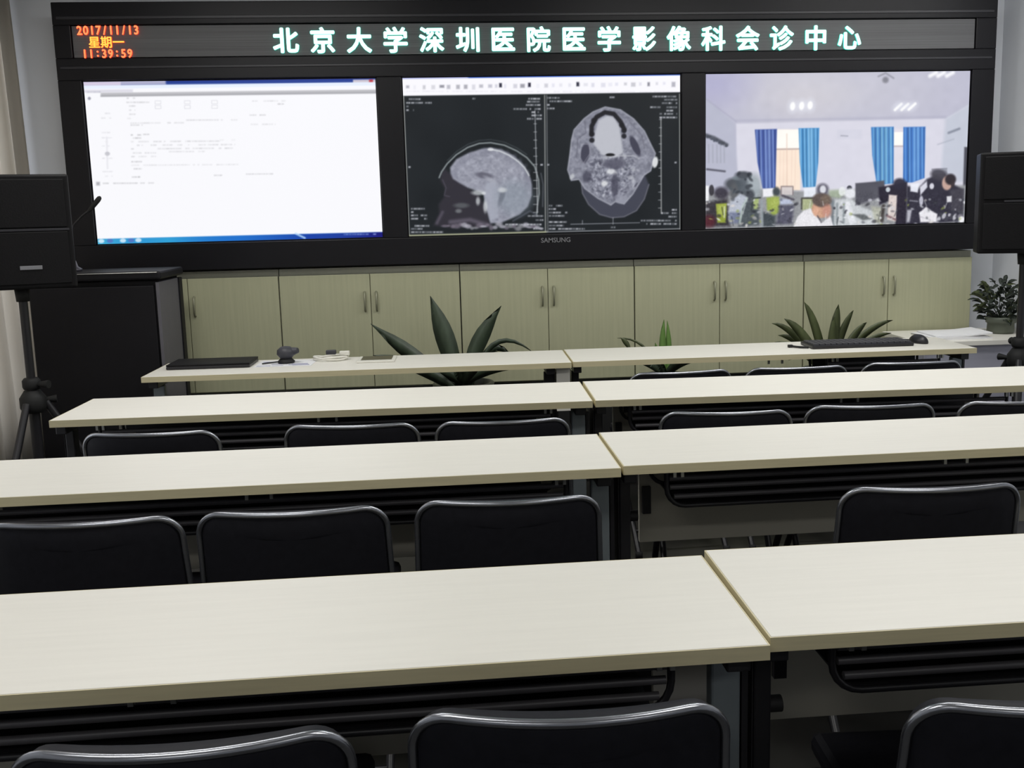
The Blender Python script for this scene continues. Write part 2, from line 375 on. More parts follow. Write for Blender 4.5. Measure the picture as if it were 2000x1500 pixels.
Bc.line(skull, 2.6, (150, 158, 160), 0.95, 2); Bc.line([(x, y-6) for x, y in skull[2:10]], 1.2, (92, 100, 104), 0.7, 2)
Bc.line(z5((1245, 900), (1265, 1000), (1262, 1200)), 2, (110, 112, 120), 0.7, 2)
Bc.line(z5((790, 686), (880, 702), (960, 738), (1040, 792), (1100, 850), (1140, 920)), 2.2, (215, 220, 222), 0.9, 2)
Bc.ell(*z5((800, 688))[0], 6, 3, (220, 222, 226), 0.8)
for p, rx, ry, g in (((690, 1075), 12, 5, 190), ((905, 1050), 8, 5, 205), ((690, 1150), 4, 8, 190), ((520, 1240), 6, 4, 120), ((755, 1200), 4, 12, 200), ((740, 1080), 4, 3, 215), ((545, 1190), 14, 5, 92)):
    Bc.ell(*z5(p)[0], rx, ry, (g, g+4, g+8), 0.8, 0, 0.8)
Bc.line(z5((380, 960), (410, 1030), (395, 1100), (440, 1110)), 2, (80, 76, 88), 0.8, 2)
Bc.line(z5((330, 1350), (380, 1250)), 5, (96, 90, 104), 0.7, 5)
Bc.line(z5((450, 1340), (620, 1320), (800, 1375)), 8, (104, 98, 112), 0.7, 6)
Bc.line(z5((1000, 1330), (1150, 1240), (1200, 1270)), 3, (90, 94, 106), 0.7, 3)
for k in range(26):
    xx = 400+k*34; Bc.ell(*z5((xx, 1375+random.uniform(-18, 30)))[0], random.uniform(3, 8), random.uniform(2, 5), random.choice(((190, 188, 200), (120, 112, 126), (150, 150, 156))), 0.7, 0, 0.8)
# axial pane
outer = z6((330, 960), (345, 1080), (400, 1180), (500, 1270), (610, 1300), (720, 1290), (830, 1235), (900, 1130), (940, 1000), (900, 900), (600, 900))
Bc.poly(outer, (66, 68, 82), 0.95, 5)
Bc.line(z6((330, 960), (345, 1080), (400, 1180), (500, 1270), (610, 1300), (720, 1290), (830, 1235), (900, 1130), (940, 1000)), 2.5, (112, 112, 124), 0.8, 2)
head = z6((540, 305), (430, 350), (350, 410), (260, 510), (238, 600), (225, 720), (205, 870), (240, 970), (310, 960), (360, 1040), (480, 1130), (600, 1192), (640, 1160), (720, 1182), (800, 1090), (900, 920), (960, 880), (1002, 720), (960, 640), (900, 520), (800, 410), (680, 330))
sd = Bc.sd_poly(head)
Bc.mix(np.clip(sd/2+0.5, 0, 1), (132, 134, 148)); Bc.mix(np.clip(1-abs(sd-1.5)/2.0, 0, 1)*0.6, (168, 170, 180))
core = np.clip(1-((Bc.x-1192)/55)**2-((Bc.y-(140+900/4.546))/62)**2, 0, 1)*2
Bc.noise(4, 16, np.minimum(sd/4, core)); Bc.noise(2, 18, np.minimum(sd/4, core)); Bc.noise(6, 9, sd/4); Bc.noise(3, 9, sd/5)
for k in range(60):
    a = random.uniform(0, 6.28); q = math.sqrt(random.random())
    Bc.ell(1060+(620+230*q*math.cos(a))/4.546, 140+(920+210*q*math.sin(a))/4.546, random.uniform(2, 6), random.uniform(1.5, 4), random.choice(((58, 58, 74), (74, 74, 90), (178, 180, 192), (196, 198, 206))), 0.6, random.uniform(0, 3), 0.8)
Bc.poly(z6((560, 385), (480, 430), (450, 540), (440, 640), (520, 740), (640, 760), (705, 720), (690, 600), (670, 480), (620, 400)), (190, 192, 201), 0.95, 5)
Bc.line(z6((420, 555), (422, 480), (465, 400), (540, 358), (620, 372), (680, 440), (715, 510)), 8.5, (22, 22, 28), 0.95, 2.5)
for p in ((425, 550), (425, 605), (712, 520), (712, 568), (440, 430), (690, 470)): Bc.ell(*z6(p)[0], 5, 5, (22, 22, 28), 0.9, 0, 0.5)
Bc.ell(*z6((365, 720))[0], 8.5, 19, (62, 62, 78), 0.95, 0.12, 0.3); Bc.ell(*z6((812, 655))[0], 7, 21, (60, 60, 76), 0.95, -0.45, 0.3)
Bc.line(z6((330, 640), (400, 640), (410, 720), (350, 810), (320, 760), (330, 640)), 1.2, (180, 180, 190), 0.5, 1.5)
Bc.line(z6((360, 440), (370, 540), (300, 590), (290, 760)), 1.4, (86, 86, 100), 0.6, 2); Bc.line(z6((770, 450), (870, 560), (900, 680)), 1.4, (96, 96, 110), 0.6, 2)
Bc.ell(*z6((625, 815))[0], 22, 10, (84, 84, 100), 0.85, 0, 0.5); Bc.ell(*z6((590, 735))[0], 9, 3.2, (12, 12, 16), 0.95, 0, 0.4)
Bc.line(z6((520, 755), (660, 745), (800, 742), (850, 770)), 2, (190, 192, 200), 0.7, 2)
Bc.ell(*z6((600, 885))[0], 9, 5, (222, 224, 228), 0.85, 0, 0.7); Bc.ell(*z6((540, 990))[0], 6, 5, (226, 228, 230), 0.85, 0, 0.7)
Bc.ell(*z6((632, 1010))[0], 7, 24, (66, 66, 82), 0.8, 0, 0.5); Bc.ell(*z6((385, 930))[0], 9, 12, (60, 60, 76), 0.7, 0.3, 0.5)
Bc.ell(*z6((690, 1130))[0], 11, 9, (150, 152, 166), 0.8, 0, 0.6); Bc.ell(*z6((250, 930))[0], 4, 6, (205, 208, 212), 0.7, 0.5, 0.7)
Bc.ell(*z6((995, 800))[0], 5.5, 11, (226, 228, 230), 0.95, 0.15, 0.4)
# pane borders, rulers and captions
g = (150, 152, 150)
Bc.rect(780, 187.5, 795.5, 470, g, 0.0)
Bc.line([(789, 189), (799.5, 462)], 2.2, g); Bc.line([(1060.5, 186), (1063.5, 455)], 2, g); Bc.line([(1064.5, 186), (1068, 455)], 1.6, (120, 122, 124)); Bc.line([(1326, 183), (1330, 449)], 2, g)
Bc.line([(799, 462), (1066, 454.5)], 3, (168, 170, 140)); Bc.line([(1066, 454.5), (1331, 448)], 2, (140, 142, 146))
Bc.line(z5((1190, 345), (1217, 1250)), 1.6, (165, 168, 172)); Bc.line(z6((1043, 405), (1055, 1260)), 2, (158, 160, 160))
for k in range(12):
    yy = 420+k*72; Bc.line(z5((1180, yy+40), (1205+k*1.5, yy+40)), 1.2, (170, 172, 176)); Bc.line(z6((1028, yy), (1050, yy)), 1.2, (170, 172, 176))
Bc.line(z6((240, 1360), (860, 1345)), 1.3, (150, 152, 160)); Bc.line(z6((345, 1325), (345, 1360)), 1.3, (150, 152, 160)); Bc.line(z6((620, 1300), (620, 1360)), 1.3, (150, 152, 160))
wt = (205, 206, 214)
for i, (xa, xb, yv) in enumerate(((65, 190, 246), (65, 285, 278), (65, 85, 310), (65, 130, 342), (640, 665, 240), (1130, 1240, 240), (1120, 1240, 266), (1110, 1240, 295), (1000, 1240, 330), (1160, 1250, 358), (1160, 1250, 386), (1120, 1250, 416),
        (82, 104, 846), (1240, 1262, 824), (105, 225, 1220), (105, 130, 1250), (105, 245, 1280), (105, 245, 1310), (105, 265, 1375), (105, 205, 1402), (105, 385, 1432), (1130, 1268, 1285), (1200, 1270, 1322), (930, 1270, 1362), (1180, 1270, 1400))):
    (x1_, y1_), (x2_, _) = z5((xa, yv), (xb, yv)); Bc.text(x1_, x2_, y1_, wt, 3.4, 0.85, i, 0.9)
for i, (xa, xb, yv) in enumerate(((25, 140, 232), (25, 245, 262), (25, 50, 294), (25, 90, 325), (580, 625, 226), (950, 1190, 218), (1050, 1190, 246), (1050, 1190, 276), (945, 1190, 312), (1090, 1190, 342), (1030, 1190, 370), (1030, 1190, 402),
        (30, 52, 824), (1170, 1190, 802), (45, 165, 1192), (45, 110, 1222), (45, 215, 1254), (45, 185, 1284), (45, 205, 1340), (45, 180, 1372), (45, 400, 1402), (1150, 1195, 1228), (1055, 1195, 1258), (1120, 1195, 1290), (870, 1195, 1326), (920, 1195, 1356), (600, 640, 1388))):
    (x1_, y1_), (x2_, _) = z6((xa, yv), (xb, yv)); Bc.text(x1_, x2_, y1_, wt, 3.4, 0.85, i+50, 0.9)

# right: a video call from another office
Cc = Pic([(1377, 142), (1893, 136), (1890, 436), (1379, 448)], (186, 186, 206))
def z3(*p): return [(1300+a/2.857, b/2.857) for a, b in p]
def z7(*p): return [(1370+a/7.407, 300+b/7.407) for a, b in p]
def z8(*p): return [(1630+a/7.407, 300+b/7.407) for a, b in p]
Cc.ell(1620, 175, 200, 70, (204, 203, 214), 0.85, 0, 1.6); Cc.ell(1560, 190, 70, 40, (214, 210, 214), 0.5, 0, 1.6); Cc.ell(1390, 160, 60, 40, (170, 168, 206), 0.6, 0, 1.5)
Cc.poly(z3((390, 682), (1560, 655), (1720, 560), (1720, 1300), (380, 1300)), (218, 217, 230), 1, 4)
Cc.poly(z3((200, 520), (385, 682), (420, 1300), (200, 1300)), (184, 186, 204), 1, 5)
Cc.line(z3((390, 665), (1560, 645)), 4, (176, 176, 196), 0.6, 4); Cc.line(z3((225, 545), (390, 670)), 3, (168, 168, 190), 0.6, 3)
Cc.poly(z3((1560, 655), (1720, 560), (1720, 1010), (1540, 1010)), (192, 198, 212), 0.8, 8)
for p in ((700, 585), (750, 583), (797, 580)): Cc.ell(*z3(p)[0], 9, 12, (226, 228, 240), 0.7, 0, 1.2); Cc.ell(*z3(p)[0], 5, 8, (255, 255, 255), 0.95, 0.1, 0.5)
for p in ((1290, 590), (1328, 590), (1368, 588)): Cc.ell(*z3(p)[0], 11, 8, (226, 228, 240), 0.6, -0.6, 1.2); Cc.line(z3((p[0]-18, p[1]+16), (p[0]+18, p[1]-16)), 5, (255, 255, 255), 0.95, 3)
for x in (1480, 1525, 1575): Cc.line(z3((x-15, 418), (x+20, 400)), 7, (252, 252, 255), 0.9, 5)
Cc.ell(*z3((1215, 440))[0], 6, 6, (120, 120, 130), 0.8, 0, 0.8); Cc.line(z3((1175, 420), (1215, 402), (1260, 430)), 3, (140, 140, 152), 0.8, 3)
# windows and blue curtains
Cc.poly(z3((600, 715), (745, 715), (750, 1060), (610, 1060)), (252, 232, 214), 1, 2); Cc.poly(z3((600, 715), (745, 715), (746, 820), (604, 820)), (255, 252, 246), 1, 2)
Cc.line(z3((612, 826), (740, 824)), 2.5, (176, 160, 158), 0.9, 2); Cc.line(z3((670, 740), (676, 1050)), 1.6, (226, 196, 180), 0.8, 2)
for xx in (635, 655, 700, 720): Cc.line(z3((xx, 830), (xx, 1050)), 1.2, (236, 206, 190), 0.6, 2)
Cc.poly(z3((1262, 712), (1330, 712), (1330, 1010), (1270, 1010)), (226, 222, 232), 1, 2); Cc.poly(z3((1268, 730), (1322, 730), (1322, 805), (1270, 805)), (255, 253, 248), 1, 2)
Cc.line(z3((1270, 810), (1322, 810)), 2.5, (190, 176, 178), 0.9, 2)
def drape(pts, base, light, n, seed):
    Cc.poly(pts, base, 1, 2); sd = Cc.sd_poly(pts); r = random.Random(seed)
    xs = [p[0] for p in pts]; x0, x1 = min(xs), max(xs)
    for k in range(n):
        xx = x0+(x1-x0)*(k+0.5)/n+r.uniform(-1, 1); lx = np.clip(1-abs(Cc.x-xx-(Cc.y-300)*0.03)/r.uniform(1.6, 2.8), 0, 1)
        Cc.mix(lx*np.clip(sd/2, 0, 1)*r.uniform(0.6, 1.0), light if k % 2 else tuple(0.7*b for b in base))
    sx = np.clip(1-abs(Cc.x-(x0*0.45+x1*0.55)-3)/((x1-x0)*0.3), 0, 1); Cc.mix(sx*np.clip(sd/3, 0, 1)*0.35, light)
drape(z3((493, 715), (615, 712), (612, 1045), (540, 1050), (510, 900)), (62, 84, 158), (146, 170, 222), 11, 1)
drape(z3((735, 708), (850, 706), (848, 900), (835, 1040), (765, 1042), (745, 900)), (72, 146, 208), (156, 206, 240), 11, 2)
drape(z3((1140, 702), (1268, 700), (1275, 1020), (1180, 1030), (1150, 860)), (70, 132, 202), (140, 196, 226), 11, 3)
drape(z3((1322, 702), (1447, 700), (1450, 990), (1380, 1015), (1328, 1015)), (64, 120, 200), (128, 178, 230), 11, 4)
# wall shelves, air conditioner
for k in range(9): Cc.ell(*z3((232+k*13, 752+k*6+random.uniform(-6, 6)))[0], random.uniform(2, 4), random.uniform(2, 4), (58, 64, 76), 0.8, 0, 0.8)
Cc.line(z3((225, 745), (270, 760), (340, 800)), 6, (70, 74, 84), 0.85, 4); Cc.line(z3((232, 938), (330, 950)), 3.5, (64, 64, 76), 0.85, 3)
for xx in (240, 262, 285, 305, 325): Cc.line(z3((xx, 800), (xx+2, 900)), 2, (150, 154, 166), 0.6, 3)
Cc.rect(1300+950/2.857, 715/2.857, 1300+1090/2.857, 770/2.857, (212, 212, 226), 0.8, 4); Cc.line(z3((972, 750), (1010, 752)), 2, (150, 152, 166), 0.8, 2)
Cc.line(z3((1580, 735), (1640, 712)), 4, (112, 118, 134), 0.8, 4); Cc.line(z3((1520, 800), (1610, 770)), 2, (160, 166, 180), 0.6, 3)
Cc.rect(1300+1672/2.857, 815/2.857, 1300+1700/2.857, 1060/2.857, (64, 64, 74), 0.9, 3)
# desks, chairs and people along the bottom
Cc.poly(z3((225, 1075), (520, 1050), (900, 1070), (1080, 1050), (1700, 1030), (1700, 1300), (220, 1300)), (150, 152, 156), 1, 6)
Cc.poly(z7((60, 700), (380, 640), (420, 1060), (60, 1060)), (52, 48, 54), 0.95, 8); Cc.ell(*z7((120, 980))[0], 12, 12, (92, 34, 46), 0.8, 0, 0.8)
for p, rx, ry, c in (((600, 300), 15, 8, (58, 62, 70)), ((460, 430), 16, 12, (66, 70, 76)), ((600, 460), 16, 18, (76, 84, 92)), ((290, 560), 14, 12, (52, 48, 60)), ((760, 470), 14, 26, (160, 170, 176)), ((470, 540), 8, 16, (90, 92, 96)), ((700, 600), 9, 12, (60, 64, 72))):
    Cc.ell(*z7(p)[0], rx, ry, c, 0.9, 0, 0.6)
for k in range(18): Cc.ell(*z7((random.uniform(420, 720), random.uniform(270, 560)))[0], random.uniform(2, 6), random.uniform(2, 5), random.choice(((44, 48, 56), (110, 122, 128), (80, 88, 96))), 0.7, random.uniform(0, 3), 0.8)
Cc.rect(1378.5, 361, 1385, 391, (245, 245, 248), 0.95, 2); Cc.ell(*z7((150, 520))[0], 5, 11, (48, 46, 52), 0.9)
Cc.poly(z7((390, 840), (430, 680), (560, 570), (660, 620), (660, 760), (560, 860), (470, 1000), (400, 960)), (186, 192, 206), 0.95, 4)
Cc.poly(z7((400, 850), (560, 840), (560, 1010), (420, 1010)), (110, 118, 146), 0.9, 6)
Cc.poly(z7((215, 720), (370, 710), (360, 1000), (240, 1000)), (150, 164, 60), 0.95, 3); Cc.poly(z7((230, 740), (350, 730), (345, 900), (245, 900)), (176, 188, 92), 0.8, 6)
Cc.poly(z7((540, 1000), (620, 700), (720, 680), (840, 820), (840, 1040), (540, 1060)), (70, 78, 84), 0.9, 5); Cc.line(z7((560, 1000), (600, 760), (660, 640)), 4, (190, 204, 200), 0.8, 3)
Cc.poly(z7((740, 640), (830, 630), (820, 800), (760, 800)), (168, 184, 120), 0.95, 3); Cc.line(z7((720, 820), (750, 640), (850, 630)), 3, (52, 60, 60), 0.9, 2)
Cc.poly(z7((885, 500), (1040, 490), (1040, 610), (890, 620)), (244, 244, 250), 0.95, 3); Cc.ell(*z7((1080, 540))[0], 7, 9, (56, 64, 70), 0.9, 0, 0.6)
Cc.poly(z7((940, 630), (1120, 620), (1130, 850), (1040, 900), (950, 820)), (152, 170, 78), 0.95, 4); Cc.ell(*z7((1060, 700))[0], 9, 12, (172, 186, 96), 0.8, 0, 0.8)
Cc.rect(*z7((1150, 465))[0], *z7((1320, 590))[0], (214, 206, 206), 0.9, 3); Cc.line(z7((1150, 590), (1150, 465), (1320, 465), (1320, 590)), 2, (110, 96, 100), 0.8, 2)
Cc.poly(z7((1130, 640), (1280, 660), (1330, 720), (1140, 740)), (190, 198, 222), 0.9, 4); Cc.line(z7((1170, 600), (1330, 660)), 4, (66, 60, 74), 0.85, 3)
Cc.poly(z7((1130, 740), (1340, 740), (1320, 1020), (1080, 1030)), (82, 82, 100), 0.95, 6); Cc.poly(z7((890, 840), (1080, 900), (1060, 1060), (890, 1060)), (58, 66, 72), 0.9, 6)
Cc.line(z7((870, 680), (885, 1060)), 4, (150, 160, 166), 0.8, 3)
Cc.poly(z7((1450, 640), (1620, 640), (1620, 800), (1460, 820)), (176, 184, 140), 0.9, 4); Cc.line(z7((1450, 800), (1450, 640), (1640, 640)), 3, (62, 62, 56), 0.9, 2)
Cc.poly(z7((1480, 490), (1650, 470), (1650, 620), (1480, 620)), (236, 240, 250), 0.9, 3); Cc.ell(*z7((1750, 510))[0], 12, 12, (88, 86, 100), 0.9, 0, 0.5); Cc.ell(*z7((1755, 510))[0], 6, 8, (230, 232, 240), 0.9, 0, 0.5)
Cc.poly(z7((1840, 520), (2000, 510), (2100, 560), (2000, 640), (1850, 620)), (168, 182, 156), 0.8, 6)
# desk divider, seated person in a white coat
Cc.poly(z7((1880, 680), (2100, 660), (2100, 1050), (1890, 1050)), (112, 122, 130), 0.9, 6)
for xx in (1960, 2050): Cc.line(z7((xx, 700), (xx, 1040)), 4, (196, 204, 206), 0.8, 3)
Cc.poly(z7((1335, 1070), (1390, 920), (1480, 820), (1580, 790), (1660, 900), (1760, 1000), (1870, 900), (1920, 1070)), (232, 231, 236), 1, 3)
Cc.ell(*z7((1735, 800))[0], 18.5, 18, (206, 160, 134), 1, 0, 0.2); Cc.ell(*z7((1740, 670))[0], 19, 14, (92, 80, 76), 0.97, 0.1, 0.3); Cc.ell(*z7((1800, 660))[0], 9, 9, (128, 112, 98), 0.7, 0, 0.8)
Cc.ell(*z7((1820, 830))[0], 9, 13, (194, 140, 126), 0.8, 0, 0.7); Cc.line(z7((1680, 900), (1740, 1000)), 2.5, (70, 66, 76), 0.8, 2); Cc.ell(*z7((1660, 830))[0], 5, 9, (226, 176, 150), 0.8, 0, 0.7)
Cc.poly(z8((0, 660), (220, 640), (420, 780), (640, 860), (640, 1050), (0, 1050)), (206, 210, 214), 0.95, 5)
Cc.poly(z8((100, 700), (220, 690), (320, 1000), (240, 1030)), (232, 234, 240), 0.9, 4); Cc.poly(z8((260, 880), (440, 880), (560, 950), (420, 970)), (92, 96, 98), 0.9, 4)
for xx in (40, 140): Cc.line(z8((xx, 720), (xx, 1000)), 4, (112, 122, 128), 0.7, 4)
Cc.ell(*z8((215, 490))[0], 5, 5, (50, 52, 62), 0.9); Cc.ell(*z8((230, 570))[0], 12, 10, (240, 242, 248), 0.9, 0, 0.5); Cc.ell(*z8((110, 540))[0], 7, 9, (236, 240, 240), 0.8)
Cc.poly(z8((300, 420), (540, 400), (720, 380), (760, 720), (640, 650), (340, 745), (310, 740)), (84, 84, 94), 1, 3)
Cc.line(z8((310, 745), (640, 640)), 2.5, (128, 128, 138), 0.8, 2); Cc.ell(*z8((520, 670))[0], 4, 3, (190, 190, 200), 0.8)
Cc.poly(z8((640, 480), (760, 460), (1060, 400), (1060, 1060), (900, 1060), (900, 640), (660, 740)), (42, 38, 52), 1, 4); Cc.ell(*z8((950, 430))[0], 13, 11, (44, 42, 58), 0.95, 0, 0.5)
Cc.ell(*z8((780, 515))[0], 4.5, 5, (206, 214, 222), 0.95, 0, 0.4); Cc.poly(z8((795, 590), (915, 600), (905, 990), (780, 960)), (220, 208, 204), 1, 3); Cc.line(z8((770, 900), (900, 960)), 4, (110, 80, 86), 0.8, 3)
Cc.poly(z8((540, 760), (690, 780), (690, 1010), (600, 1010)), (180, 182, 164), 0.8, 6); Cc.line(z8((720, 760), (700, 980)), 7, (60, 54, 52), 0.85, 4)
Cc.poly(z8((1060, 460), (1230, 500), (1350, 360), (1480, 300), (1900, 520), (1900, 980), (1060, 1050)), (50, 48, 62), 1, 5)
Cc.ell(*z8((1530, 300))[0], 17, 11, (66, 64, 74), 0.95, 0.2, 0.5)
for k in range(4): Cc.line(z8((1420+k*10, 215+k*18), (1640, 205+k*22)), 1.6, (84, 84, 96), 0.7, 2)
Cc.poly(z8((1110, 430), (1240, 420), (1220, 560), (1110, 540)), (238, 240, 250), 0.95, 3); Cc.poly(z8((1250, 480), (1350, 390), (1360, 480), (1260, 600)), (226, 226, 238), 0.95, 3)
Cc.ell(*z8((1425, 465))[0], 4.5, 6, (222, 222, 232), 0.95, 0, 0.4); Cc.ell(*z8((1275, 680))[0], 4, 10, (206, 206, 220), 0.9, 0, 0.5)
Cc.ell(*z8((1650, 420))[0], 10, 14, (196, 164, 152), 1, 0, 0.3); Cc.ell(*z8((1700, 365))[0], 11, 11, (50, 44, 50), 1, 0.2, 0.4); Cc.ell(*z8((1735, 430))[0], 4, 8, (60, 50, 54), 0.8)
Cc.poly(z8((1700, 520), (1900, 500), (1900, 860), (1720, 840)), (70, 68, 78), 0.9, 5); Cc.poly(z8((1650, 615), (1725, 610), (1725, 700), (1655, 705)), (222, 222, 228), 0.95, 2)
Cc.line(z8((1110, 680), (1220, 690)), 2.5, (160, 160, 172), 0.8, 2); Cc.poly(z8((1070, 820), (1140, 810), (1110, 1000), (1070, 1000)), (196, 196, 206), 0.9, 4)
Cc.poly(z8((1250, 860), (1350, 770), (1430, 830), (1520, 880), (1510, 1000), (1270, 1000)), (232, 230, 236), 1, 3); Cc.line(z8((1270, 920), (1420, 970)), 1.5, (170, 168, 180), 0.7, 2)
for k in range(9): Cc.ell(*z8((1540+k*40, 930+random.uniform(-40, 50)))[0], random.uniform(3, 5), random.uniform(3, 7), random.choice(((216, 216, 224), (70, 70, 80), (150, 146, 156))), 0.8, 0.4, 0.6)
Cc.ell(*z8((1880, 960))[0], 6, 6, (246, 246, 250), 0.95, 0, 0.4)
rr = random.Random(31)
for k in range(150):
    px, py = rr.uniform(1380, 1890), rr.uniform(388, 442)
    if 1555 < px < 1630: continue
    c = rr.choice(((238, 240, 246), (44, 44, 52), (70, 74, 80), (206, 208, 214), (150, 162, 84), (60, 62, 74), (222, 216, 212)))
    Cc.ell(px, py, rr.uniform(1.2, 5), rr.uniform(1, 3.5), c, rr.uniform(0.35, 0.75), rr.uniform(-0.6, 0.6), 0.8)
for k in range(14):
    px, py = rr.uniform(1400, 1870), rr.uniform(392, 425); Cc.line([(px, py), (px+rr.uniform(-6, 6), py+rr.uniform(8, 22))], rr.uniform(1, 2.2), rr.choice(((40, 44, 48), (226, 230, 234))), 0.7, 1.5)
Cc.noise(2, 7, np.clip((Cc.y-365)/20, 0, 1)); Cc.noise(12, 1.5)

for k, (P, lab) in enumerate(((A, 'left wall screen glowing white with a document window and blue taskbar'),
                              (Bc, 'middle wall screen showing two grey head scans on black'),
                              (Cc, 'right wall screen showing an office with blue curtains'))):
    t = thing('display_screen', lab, 'screen', (SX[k]+SW/2, 5.25, SZ0))
    hw, hh = SW/2, SZ1-SZ0
    P.screen('screen_panel', t, -hw+0.002, hw-0.002, 0.002, hh-0.002, -0.006)
    b = MB()
    b.box(-hw-0.003, hw+0.003, -0.0035, 0.045, -0.003, hh+0.003)
    b.build('screen_housing', M['frame'], t)
    if k == 1: mid_screen = t

def text_mesh(body, size, extrude, offset, mats, name, parent, loc, align='CENTER', sx=1.0, bold=0.0):
    cu = bpy.data.curves.new('lettering', 'FONT'); cu.body = body; cu.size = size; cu.extrude = extrude; cu.offset = offset
    cu.align_x = align; cu.align_y = 'CENTER'; cu.resolution_u = 3
    tmp = bpy.data.objects.new('lettering', cu); COL.objects.link(tmp)
    dg = bpy.context.evaluated_depsgraph_get()
    me = bpy.data.meshes.new_from_object(tmp.evaluated_get(dg))
    bpy.data.objects.remove(tmp); bpy.data.curves.remove(cu)
    vs = [v.co for v in me.vertices]
    cx = (min(v.x for v in vs)+max(v.x for v in vs))/2; cy = (min(v.y for v in vs)+max(v.y for v in vs))/2
    for v in me.vertices: v.co = ((v.co.x-cx)*sx, v.co.z*-1.0, v.co.y-cy)
    me.materials.clear()
    if bold:
        bm = bmesh.new()
        for k in range(8):
            n0 = len(bm.verts); bm.from_mesh(me); bm.verts.ensure_lookup_table()
            for v in bm.verts[n0:]: v.co += Vector((bold*math.cos(k*math.pi/4), -0.00025*k, bold*math.sin(k*math.pi/4)))
        bm.to_mesh(me); bm.free()
    for m in mats: me.materials.append(m)
    for p in me.polygons: p.material_index = 0 if (abs(p.normal.y) > 0.5 or len(mats) == 1) else 1
    me.update(); me.name = name
    o = bpy.data.objects.new(name, me); COL.objects.link(o); o.parent = parent; o.location = loc
    return o

# small maker's lettering on the rail under the middle screen
bd = text_mesh('SAMSUNG', 0.034, 0.001, 0.0004, [M['logo']], 'badge_lettering', fr, (0.525, FY-0.0015, 1.244), sx=1.0)

# ------------------------------------------------------------------ LED sign
led = thing('led_sign', 'long LED board with teal Chinese characters and red date clock', 'sign', (0, 0, 0))
box('dot_board', M['led'], LX0, LX1, 5.240, 5.27, LZ0, LZ1, led)
TXT = '\u5317\u4eac\u5927\u5b66\u6df1\u5733\u533b\u9662\u533b\u5b66\u5f71\u50cf\u79d1\u4f1a\u8bca\u4e2d\u5fc3'
for i, chx in enumerate(TXT):
    f = i/16
    text_mesh(chx, 0.127, 0.004, 0.0, [M['led_teal'], M['led_side']], 'character', led, (-0.795+f*(2.075+0.795), 5.235, 2.257-0.013*f), bold=0.0040)
def digits(txt, x0, pitch, z, size, name):
    for k, ch in enumerate(txt):
        text_mesh(ch, size, 0.003, 0.0, [M['led_red'], M['led_red_side']], name, led, (x0+k*pitch, 5.236, z), sx=0.86, bold=0.0015)
digits('2017/11/13', -1.778, 0.0298, 2.313, 0.058, 'date_digit')
text_mesh('\u661f\u671f\u4e00', 0.058, 0.003, 0.0, [M['led_amber'], M['led_red_side']], 'weekday_characters', led, (-1.655, 5.236, 2.257), sx=0.98, bold=0.0012)
digits('11:39:59', -1.762, 0.0305, 2.203, 0.056, 'time_digit')

# ------------------------------------------------------------------ cabinets under the screens
CX = [-1.83, -0.911, 0.021, 0.945, 1.870, 2.812]
CY0, CY1, CZ0, CZ1 = 5.275, 5.452, 0.52, 1.128
clabs = ('leftmost grey green cupboard under the screens, half hidden by the podium',
         'grey green two door cupboard under the left screen with broad leaved plant before it',
         'grey green two door cupboard under the middle screen',
         'grey green two door cupboard between the middle and right screens behind sprouting plant',
         'rightmost grey green cupboard under the right screen, behind the spiky plant')
for k in range(5):
    x0, x1 = CX[k], CX[k+1]; c = thing('cupboard', clabs[k], 'cupboard', ((x0+x1)/2, CY0, 0), 0, 'cupboards under the screens')
    hw = (x1-x0)/2-0.002
    b = MB(); b.box(-hw, hw, 0.020, CY1-CY0, CZ0-0.03, CZ1); b.build('body', M['carcass'], c)
    b = MB(); b.box(-hw, hw, 0.015, CY1-CY0, 0.0, CZ0-0.032); b.build('base', M['dark_plinth'], c)
    for sgn in (-1, 1):
        d = MB(); a0, a1 = (0.0015, hw-0.001) if sgn > 0 else (-hw+0.001, -0.0015)
        d.box(a0, a1, 0, 0.018, CZ0-0.02, CZ1-0.035, 0.002)
        dd = d.build('door', M['door'], c)
        hx = sgn*0.030
        h = MB(); h.tube([(hx, -0.001, 0.90), (hx, -0.016, 0.908), (hx, -0.020, 0.95), (hx, -0.016, 0.992), (hx, -0.001, 1.0)], 0.0055, 8)
        h.build('door_handle', M['seam'], dd)

